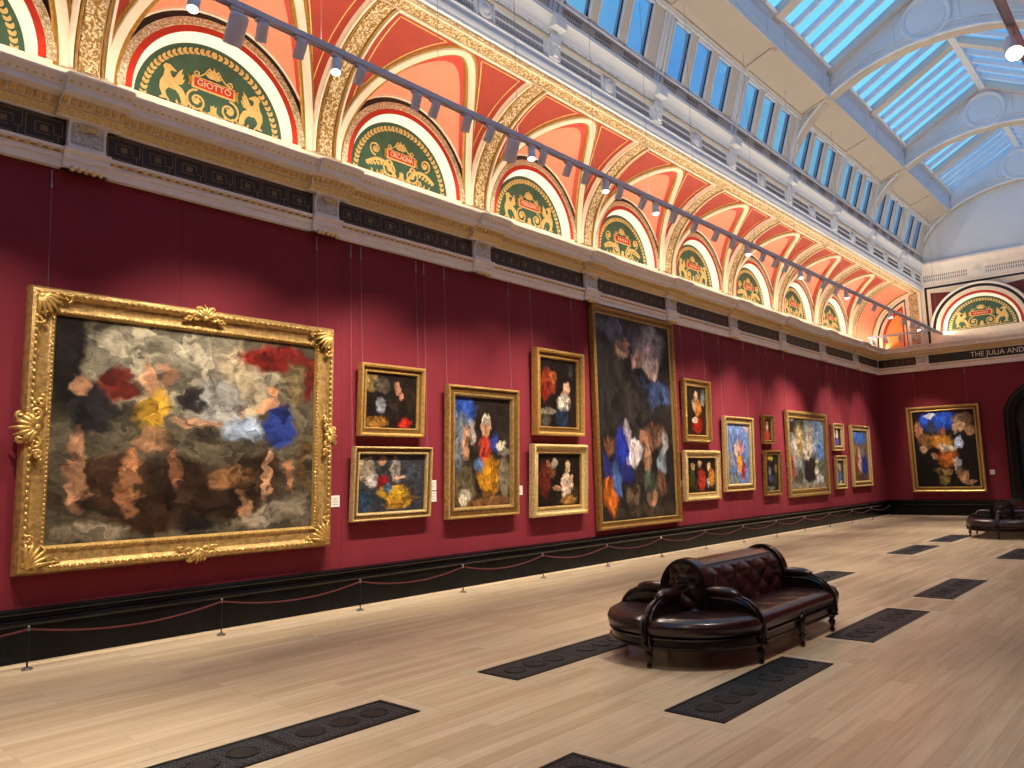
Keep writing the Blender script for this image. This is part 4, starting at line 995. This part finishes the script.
for ci, (xc, nm) in enumerate(((4.58,'in the row beside the picture wall'), (6.68,'in the row beyond the settees'))):
    for j, (a, b) in enumerate(((2.1,4.4),(5.6,7.9),(9.1,11.4),(12.62,14.92),(18.55,20.8),(22.0,24.25))):
        spots.append((xc, (a+b)/2, 'dark iron floor grille %s, %s from the viewer' % (nm, ordinal(j+1)), j, ci))
for (x, y, lab, j, ci) in spots:
    if ci == 1 and j == 5: continue
    if gp is None:
        gp = thing('floor_grille', lab, 'floor vent', (x, y, .002), 'pierced iron floor grilles')
        g, lat = grille(2.3); g.build('rim', M_iron, gp); lat.build('lattice', M_ironl, gp); MB().box(-.26,.26,-1.15,1.15,0,.002).build('backing', M_void, gp)
        for k in range(6):
            yy = (-.88,-.58,-.28,.28,.58,.88)[k]
            m = MB().lathe([(.001,.0065),(.094,.006),(.10,.012),(.115,.012),(.12,.002)], (0,yy,.002), 28); 
            m.build('medallion', M_med, gp, smooth=True)
    else: dup(gp, lab, (x, y, .002))
    g = MB()
    for s in (-1, 1): g.box(x+s*.335-.07, x+s*.335+.07, y-1.28, y+1.28, 0, .0012).box(x-.264, x+.264, y+s*1.215-.065, y+s*1.215+.065, 0, .0012)
    g.build('oak_border', M_oakl, fl)
# ------------------------------------------------------------------ lighting tracks
RX, RZL = 2.65, 6.93
def track(name, p, q, lab):
    p, q = Vector(p), Vector(q); d = (q-p).normalized()
    t = thing(name, lab, 'lighting track', p)
    B = d.cross(Vector((0,0,1)))
    g = MB(); o = Vector((0,0,0)); L = (q-p)
    def bx(b0, b1, z0, z1):
        c = []
        for z in (z0, z1):
            for a, b in ((o,b0),(L,b0),(L,b1),(o,b1)): c.append(a+B*b+Vector((0,0,z)))
        return c
    g.hexa(bx(-.035,.035,.0,.05)); g.hexa(bx(-.045,-.033,-.012,.055)); g.hexa(bx(.033,.045,-.012,.055))
    g.build('rail', M_rail, t)
    return t
tl = track('lighting_track', (RX, YF, RZL), (RX, 33.0, RZL), 'long grey lighting track hung on wires in front of the coved ceiling')
tr = track('lighting_track', (XR-RX, YF, RZL), (XR-RX, 33.0, RZL), 'grey lighting track on the far side of the skylight, mostly outside the picture')
tc_ = track('lighting_track', (.35, 31.7, RZL), (RX-.05, 31.7, RZL), 'short grey cross track near the end wall corner')
def soffit_z(x):
    return e0.z+(KZ-e0.z)*(x-e0.x)/(KX-e0.x)
for y in (1.4, 3.2, 4.9, 6.75, 8.35, 10.3, 12.0, 13.75, 16.5, 18.9, 22.2, 25.7, 29.1, 32.4):
    MB().tube([(0, y-YF, .05), (0, y-YF, soffit_z(RX)-RZL)], .004, 5).build('suspension_wire', M_wire, tl)
for y in (0.,6.,12.,18.,24.,30.):
    MB().tube([(0, y-YF, .05), (0, y-YF, soffit_z(RX)-RZL)], .004, 5).build('suspension_wire', M_wire, tr)
for x in (.3, 2.0): MB().tube([(x, 0, .05), (x, 0, .9 if x < 1 else 1.5)], .006, 5).build('suspension_wire', M_wire, tc_)
def aimM(pos, target):
    d = (Vector(target)-Vector(pos)).normalized()
    return Matrix.Translation(pos) @ d.to_track_quat('-Z', 'Y').to_matrix().to_4x4()
WARM = (1.0, .86, .70)
def fixture(pos, target, lab, big=False, lit=False, energy=0, group='track spotlights', blend=1., size=62):
    t = thing('track_spotlight', lab, 'spotlight', pos, group)
    s = 1.6 if big else 1.
    MB().box(-.03,.03,-.07,.07,-.05,-.0125).build('adapter', M_lampw, t)
    MB().box(-.014,.014,-.014,.014,-.13*s,-.04).build('stem', M_lampw, t)
    M = aimM((0,0,-.16*s), Vector(target)-Vector(pos))
    r, l = .062*s, .10*s
    h = MB().lathe([(r*.75,l*1.05),(r*.95,l*.95),(r,l*.8),(r,-l),(r*.9,-l),(r*.86,-l*.8)], k=20).build('lamp_head', M_lampw, t, smooth=True); h.matrix_local = M
    le = MB().lathe([(.001,-l*.90),(r*.85,-l*.90),(r*.85,-l*.86),(.001,-l*.86)], k=20).build('lens', M_lit if lit else M_dim, h)
    if energy:
        L = bpy.data.lights.new('spot_beam', 'SPOT'); L.energy = energy; L.color = WARM; L.spot_size = radians(size); L.spot_blend = blend; L.shadow_soft_size = .05
        o = bpy.data.objects.new('spot_beam', L); COL.objects.link(o); o.parent = t; o.matrix_local = M @ Matrix.Translation((0,0,-l*1.15))
    return t
FX = [(.9,0,0),(1.9,0,0),(2.6,0,1),(3.38,0,1),(3.84,1,0),(4.14,0,0),(4.62,0,0),(5.11,0,1),(5.45,0,0),(6.35,0,0),(6.67,0,0),(7.27,0,0),(7.73,0,0),(8.20,1,0),(8.66,0,1),(8.92,0,0),(9.55,0,0),(10.03,0,0),(10.6,0,1),(11.02,0,0),(11.76,0,0),(12.21,0,1),(12.86,0,0),(13.68,0,0),(14.57,0,0),(15.34,0,0),(16.08,0,1),(16.85,0,0),(17.57,0,0),(18.16,0,0),(19.09,0,1),(19.61,0,0),(20.65,0,0),(21.62,0,0),(22.4,0,1),(23.5,0,0),(24.87,0,0),(26.48,0,1),(28.01,0,0),(28.95,0,0),(29.69,0,1),(30.6,0,0)]
nseen = 0
SPOT_E = 760
for i, (y, big, lit) in enumerate(FX):
    if y > 3.: nseen += 1
    lab = ('%s white spotlight on the long track, %s from its near end' % ('large cylindrical' if big else ('brightly glowing' if lit else 'small'), ordinal(nseen))) if y > 3. else 'white spotlight on the long track just outside the picture'
    gap = (FX[i+1][0]-FX[i-1][0])/2 if 0 < i < len(FX)-1 else .9
    big_, tgt = bool(big), (4.0, y-1.6, 0) if lit else (0, y+(.55 if i % 2 else -.35)+(.2 if y < 12 else 0), (2.0, 1.6, 2.4)[i % 3])
    fixture((RX, y, RZL-.0), tgt, lab, big_, bool(lit), SPOT_E*min(2., gap/.65), size=52)
for i, x in enumerate((.5, 1.0, 1.5, 2.0)):
    fixture((x, 31.7, RZL), (2.2, YB, 2.2-.2*i), 'small white spotlight on the cross track by the end wall, %s from the red wall' % ordinal(i+1), False, i == 0, 330, group='cross track spotlights', size=44)
# the twin track lights the opposite wall and the floor
for i in range(12):
    y = 1.2+2.65*i if i != 3 else 10.2
    lit = i == 3
    tgt = (XR-.0, y+.3, 1.5) if i % 2 else (5.2, y+1.0, 0)
    if lit: tgt = (9.3, 7.2, 3.)
    fixture((XR-RX, y, RZL), tgt, 'glowing spotlight at the upper edge of the picture beside the skylight' if lit else 'spotlight on the far track beyond the skylight, outside the picture', True if lit else False, lit, 840 if not lit else 120, group=None if lit else 'far track spotlights', size=75)
# ------------------------------------------------------------------ buttoned leather settee
def stad(a, r, half):
    """point at angle a on a stadium whose long axis is Y"""
    x = r*cos(a); y = r*sin(a)
    return x, y
def settee(loc, lab, rz=0.):
    t = thing('leather_settee', lab, 'sofa', loc, 'double-sided gallery settees'); t.rotation_euler.z = rz
    H = .93
    def loop(r, z, n=20, h=H):
        P = []
        for i in range(n+1): a = pi*i/n; P.append((r*cos(a), h+r*sin(a), z))
        for i in range(n+1): a = pi+pi*i/n; P.append((r*cos(a), -h+r*sin(a), z))
        return P
    def loft(rings, cap=True):
        g = MB(); n = len(rings[0]); g.v = [p for r in rings for p in r]
        g.f = [(i*n+k, i*n+(k+1) % n, (i+1)*n+(k+1) % n, (i+1)*n+k) for i in range(len(rings)-1) for k in range(n)]
        if cap: g.f += [tuple(range(n-1,-1,-1)), tuple(range((len(rings)-1)*n, len(rings)*n))]
        return g
    loft([loop(r, z) for r, z in ((.70,.19),(.775,.19),(.79,.20),(.79,.215),(.77,.225),(.765,.275),(.785,.285),(.79,.30),(.77,.31),(.70,.31))]).build('seat_rail', M_wood, t, smooth=True)
    PR = [(.18,.465),(.40,.492),(.62,.495),(.73,.482),(.785,.452),(.808,.405),(.80,.345),(.775,.31),(.70,.305)]
    def prof(q):
        q *= len(PR)-1; i = min(int(q), len(PR)-2); f_ = q-i
        return PR[i][0]*(1-f_)+PR[i+1][0]*f_, PR[i][1]*(1-f_)+PR[i+1][1]*f_
    def dimple(x, y, cs): return -sum(.022*math.exp(-((x-a)**2+(y-b)**2)/.004) for a, b in cs)
    for sx in (-1, 1):                                                     # long cushions
        cs = [(sx*.42, yy) for yy in (-.6,-.2,.2,.6)]+[(sx*.60, yy) for yy in (-.4,0,.4)]
        def f(u, v):
            r, z = prof(v); y = -H+.03+(2*H-.06)*u; edge = min(u, 1-u)*2*H
            z -= .03*max(0, 1-edge/.06)**2 if v < .6 else 0
            return (sx*r, y, z+dimple(sx*r, y, cs))
        MB().grid(f, 40, 24).build('long_cushion', M_leath, t, smooth='all')
        for sy in (-1, 1):                                                 # quarter-round end cushions
            cs = [(sx*.42*cos(a), sy*(H+.42*sin(a))) for a in (.35,.8,1.25)]+[(sx*.6*cos(a), sy*(H+.6*sin(a))) for a in (.55,1.05)]
            def f(u, v):
                r, z = prof(v); a = .04+(pi/2-.08)*u; x = sx*r*cos(a); y = sy*(H+r*sin(a)); edge = min(u, 1-u)*r*1.5
                z -= .03*max(0, 1-edge/.06)**2 if v < .6 else 0
                return (x, y, z+dimple(x, y, cs))
            MB().grid(f, 26, 24).build('end_cushion', M_leath, t, smooth='all')
    # buttoned back
    hb = .78
    per = 2*2*hb+2*pi*.22
    def back(u, v):
        z = .40+.50*v
        r = .265-.05*v-.06*max(0, (v-.75)/.25)**2
        s = u*per; n = 4*hb
        if s < 2*hb: x, y, nx, ny = 1, -hb+s, 1, 0; px, py = r, y
        elif s < 2*hb+pi*.22: a = (s-2*hb)/.22; px, py, nx, ny = r*cos(a), hb+r*sin(a), cos(a), sin(a)
        elif s < 4*hb+pi*.22: y = hb-(s-2*hb-pi*.22); px, py, nx, ny = -r, y, -1, 0
        else: a = pi+(s-4*hb-pi*.22)/.22; px, py, nx, ny = r*cos(a), -hb+r*sin(a), cos(a), sin(a)
        q = per/round(per/.19); A = s/q; Bv = v*.5/.13
        b = abs(sin(pi*(A/2+Bv/2)))*abs(sin(pi*(A/2-Bv/2)))
        d = .045*(b**.5)-.02 if .02 < v < .93 else 0
        return (px+nx*d, py+ny*d, z)
    MB().grid(back, 150, 40).build('buttoned_back', M_leath, t, smooth='all')
    # wooden crest along the top and arched crests over the two ends
    g = loft([[(p[0], p[1]*1., z) for p in loop(r, z, 12, hb)] for r, z in ((.12,.885),(.15,.89),(.155,.91),(.13,.925),(.11,.93),(.09,.945),(.05,.95),(.02,.952))])
    g.build('crest_rail', M_wood, t, smooth=True)
    for sy in (-1, 1):
        arc = [(.245*cos(pi*i/24), sy*(hb+.235-.10*sin(pi*i/24)*.3), .66+.30*sin(pi*i/24)) for i in range(25)]
        arc = [(.245, sy*(hb+.235), .44)]+arc+[(-.245, sy*(hb+.235), .44)]
        g = MB(); g.sweep(arc, (0, sy, 0), .05, .055, -.06); g.tube([(p[0]*.86, p[1]+sy*.0, .44+(p[2]-.44)*.93) for p in arc], .012, 6)
        g.sweep([(p[0]*1.02, p[1]-sy*.10, p[2]+.012) for p in arc], (0, sy, 0), .035, .12, -.04)
        g.build('end_crest', M_wood, t, smooth=True)
        # arched buttoned end panel
        def pnl(u, v):
            a = (u-.5)*2; zt = .66+.285*sqrt(max(0, 1-a*a)); z = .43+(zt-.43)*v
            A = a*1.9; Bv = (z-.43)/.10
            b = abs(sin(pi*(A/2+Bv/2)))*abs(sin(pi*(A/2-Bv/2)))
            return (.235*a, sy*(hb+.175+.045*(1-a*a)+.022*b**.5), z)
        MB().grid(pnl, 28, 24).build('end_panel', M_leath, t, smooth='all')
        # top of the end, rolling back to the crest
        MB().grid(lambda u, v: (.24*cos(pi*u), sy*(hb+.22-.42*v), .66+.285*sin(pi*u)*(1-.02*v)), 24, 4).build('end_roll', M_leath, t, smooth='all')
    # arms: four across, one at each tip
    arms = [(sx, sy*H, 0) for sx in (-1, 1) for sy in (-1, 1)]+[(0, sy, 1) for sy in (-1, 1)]
    for sx, sy, tip in arms:
        if tip: O = Vector((0, sy*H, 0)); D = Vector((0, sy, 0))
        else: O = Vector((0, sy, 0)); D = Vector((sx, 0, 0))
        S = Vector((-D.y, D.x, 0))
        a = MB()
        top = [(.18,.63),(.34,.63),(.48,.63),(.58,.615),(.67,.575),(.735,.51),(.775,.43),(.795,.34),(.80,.26),(.795,.20)]
        path = [O+D*r+Vector((0,0,z)) for r, z in top]
        nr = []
        for i in range(len(path)):
            tg = (path[min(i+1,len(path)-1)]-path[max(i-1,0)]).normalized(); nr.append(tg.cross(S)*-1 if tg.cross(S).z < -.01 or (tg.cross(S).dot(D) < 0 and abs(tg.cross(S).z) <= .01) else tg.cross(S))
        a.sweep(path, nr, .085, .035, -.03); a.sweep([p for p in path], nr, .04, .05, -.02)
        for s in (-1, 1): a.tube([p+S*s*.036+nr[i]*.004 for i, p in enumerate(path)], .011, 6)
        # carved scroll and infill under the arm
        a.add([tuple(O+D*r+Vector((0,0,z))+S*q) for q in (-.028,.028) for r, z in ((.18,.42),(.71,.42),(.67,.55),(.56,.60),(.18,.61))], [(0,1,2,3,4),(9,8,7,6,5),(0,5,6,1),(1,6,7,2),(2,7,8,3),(3,8,9,4),(4,9,5,0)])
        a.lathe([(.035,0),(.045,.01),(.045,.05),(.035,.06)], tuple(O+D*.755+Vector((0,0,.30))), 10)
        arm = a.build('arm', M_wood, t, smooth=True)
        pd = MB()
        pd.tube([O+D*r+Vector((0,0,z)) for r, z in ((.16,.64),(.22,.655),(.36,.66),(.48,.658),(.545,.642),(.57,.625))], [.03,.055,.062,.058,.045,.02], 10)
        pd.build('arm_pad', M_leath, arm, smooth='all')
        LEG = [(.018,0),(.024,.006),(.026,.03),(.018,.045),(.02,.07),(.034,.10),(.040,.12),(.034,.14),(.022,.15),(.03,.16),(.043,.172),(.043,.195)]
        lg = MB().lathe(LEG, k=14).build('leg', M_wood, t, smooth=True); lg.location = O+D*.755
    for sx in (-1, 1):
        lg = MB().lathe([(.018,0),(.024,.006),(.026,.03),(.018,.045),(.02,.07),(.034,.10),(.040,.12),(.034,.14),(.022,.15),(.03,.16),(.04,.172),(.04,.31),(.03,.325),(.022,.335),(.03,.35),(.024,.37),(.008,.38)], k=14).build('leg', M_wood, t, smooth=True); lg.location = (sx*.785, 0, 0)
    return t
s1 = settee((5.58, 8.49, 0), 'dark oxblood leather double-sided settee standing in the middle of the oak floor')
s1.scale = (1.055, 1.045, 1.)
dup(s1, 'dark leather settee far away near the end wall archway', (5.66, 24.95, 0))
# ------------------------------------------------------------------ cove uplights hidden on the cornice
def strip(loc, size, e, rot, col=WARM, par=None):
    L = bpy.data.lights.new('cove_and_fill_light', 'AREA'); L.shape = 'RECTANGLE'; L.size, L.size_y = size; L.energy = e; L.color = col
    o = bpy.data.objects.new('cove_and_fill_light', L); COL.objects.link(o); o.location = loc; o.rotation_euler = rot
    return o
COVE_E = 40
for yc in bays+[bays[-1]+BAY*.9]:
    if yc < -2: continue
    strip((.43, yc, 6.74), (.06, 3.2), COVE_E, (0, radians(176), 0), (1., .83, .62))
    strip((XR-.43, yc, 6.74), (.06, 3.2), COVE_E*.2, (0, radians(-176), 0), (1., .83, .62))
for x in (3.9, 7.4): strip((x, YB-.40, 6.74), (3.0, .06), 9, (radians(192), 0, 0), (1., .86, .68))
# added, unseen strips above the tracks that even out light on the vault
UP_E = 60
for yc in bays+[bays[-1]+BAY*.85]:
    if yc < -2: continue
    strip((RX-.02, yc, RZL+.075), (.05, 3.2), UP_E, (0, radians(180+18), 0), (1., .84, .64))
    strip((XR-RX+.02, yc, RZL+.075), (.05, 3.2), UP_E*.2, (0, radians(180-18), 0), (1., .84, .64))
# ------------------------------------------------------------------ sky, camera, view
W = bpy.data.worlds.new('sky'); SC.world = W; W.use_nodes = True
nt = W.node_tree; bg = nt.nodes['Background']
tc = nt.nodes.new('ShaderNodeTexCoord'); ns = nt.nodes.new('ShaderNodeTexNoise'); ns.inputs['Scale'].default_value = 2.2; ns.inputs['Detail'].default_value = 4
nt.links.new(tc.outputs['Generated'], ns.inputs['Vector'])
mx = nt.nodes.new('ShaderNodeMix'); mx.data_type = 'RGBA'; mx.inputs[6].default_value = (*lin((66,152,255)),1); mx.inputs[7].default_value = (*lin((124,216,255)),1)
mr = nt.nodes.new('ShaderNodeMapRange'); mr.inputs[1].default_value = .40; mr.inputs[2].default_value = .62
nt.links.new(ns.outputs['Fac'], mr.inputs[0]); nt.links.new(mr.outputs[0], mx.inputs[0]); nt.links.new(mx.outputs[2], bg.inputs['Color'])
bg.inputs['Strength'].default_value = 1.2
cam = bpy.data.cameras.new('camera'); co = bpy.data.objects.new('camera', cam); COL.objects.link(co)
Fpx = 773.63; yaw, pit, rol = radians(41.80885), radians(6.83633), radians(-1.43595)
cam.sensor_width = 36; cam.sensor_fit = 'HORIZONTAL'; cam.lens = Fpx/1024*36; cam.clip_end = 200
fw = Vector((-sin(yaw)*cos(pit), cos(yaw)*cos(pit), sin(pit))); ri = Vector((cos(yaw), sin(yaw), 0)); up = ri.cross(fw)
r2 = ri*cos(rol)+up*sin(rol); u2 = -ri*sin(rol)+up*cos(rol)
Mx = Matrix((r2, u2, -fw)).transposed().to_4x4(); Mx.translation = (9.88, 0, 1.90)
co.matrix_world = Mx
SC.camera = co
SC.view_settings.view_transform = 'Standard'; SC.view_settings.look = 'None'; SC.view_settings.gamma = 1.0; SC.view_settings.exposure = 0.0
SC.view_settings.use_curve_mapping = False
SC.cycles.use_denoising = True; SC.cycles.max_bounces = 8; SC.cycles.transparent_max_bounces = 12
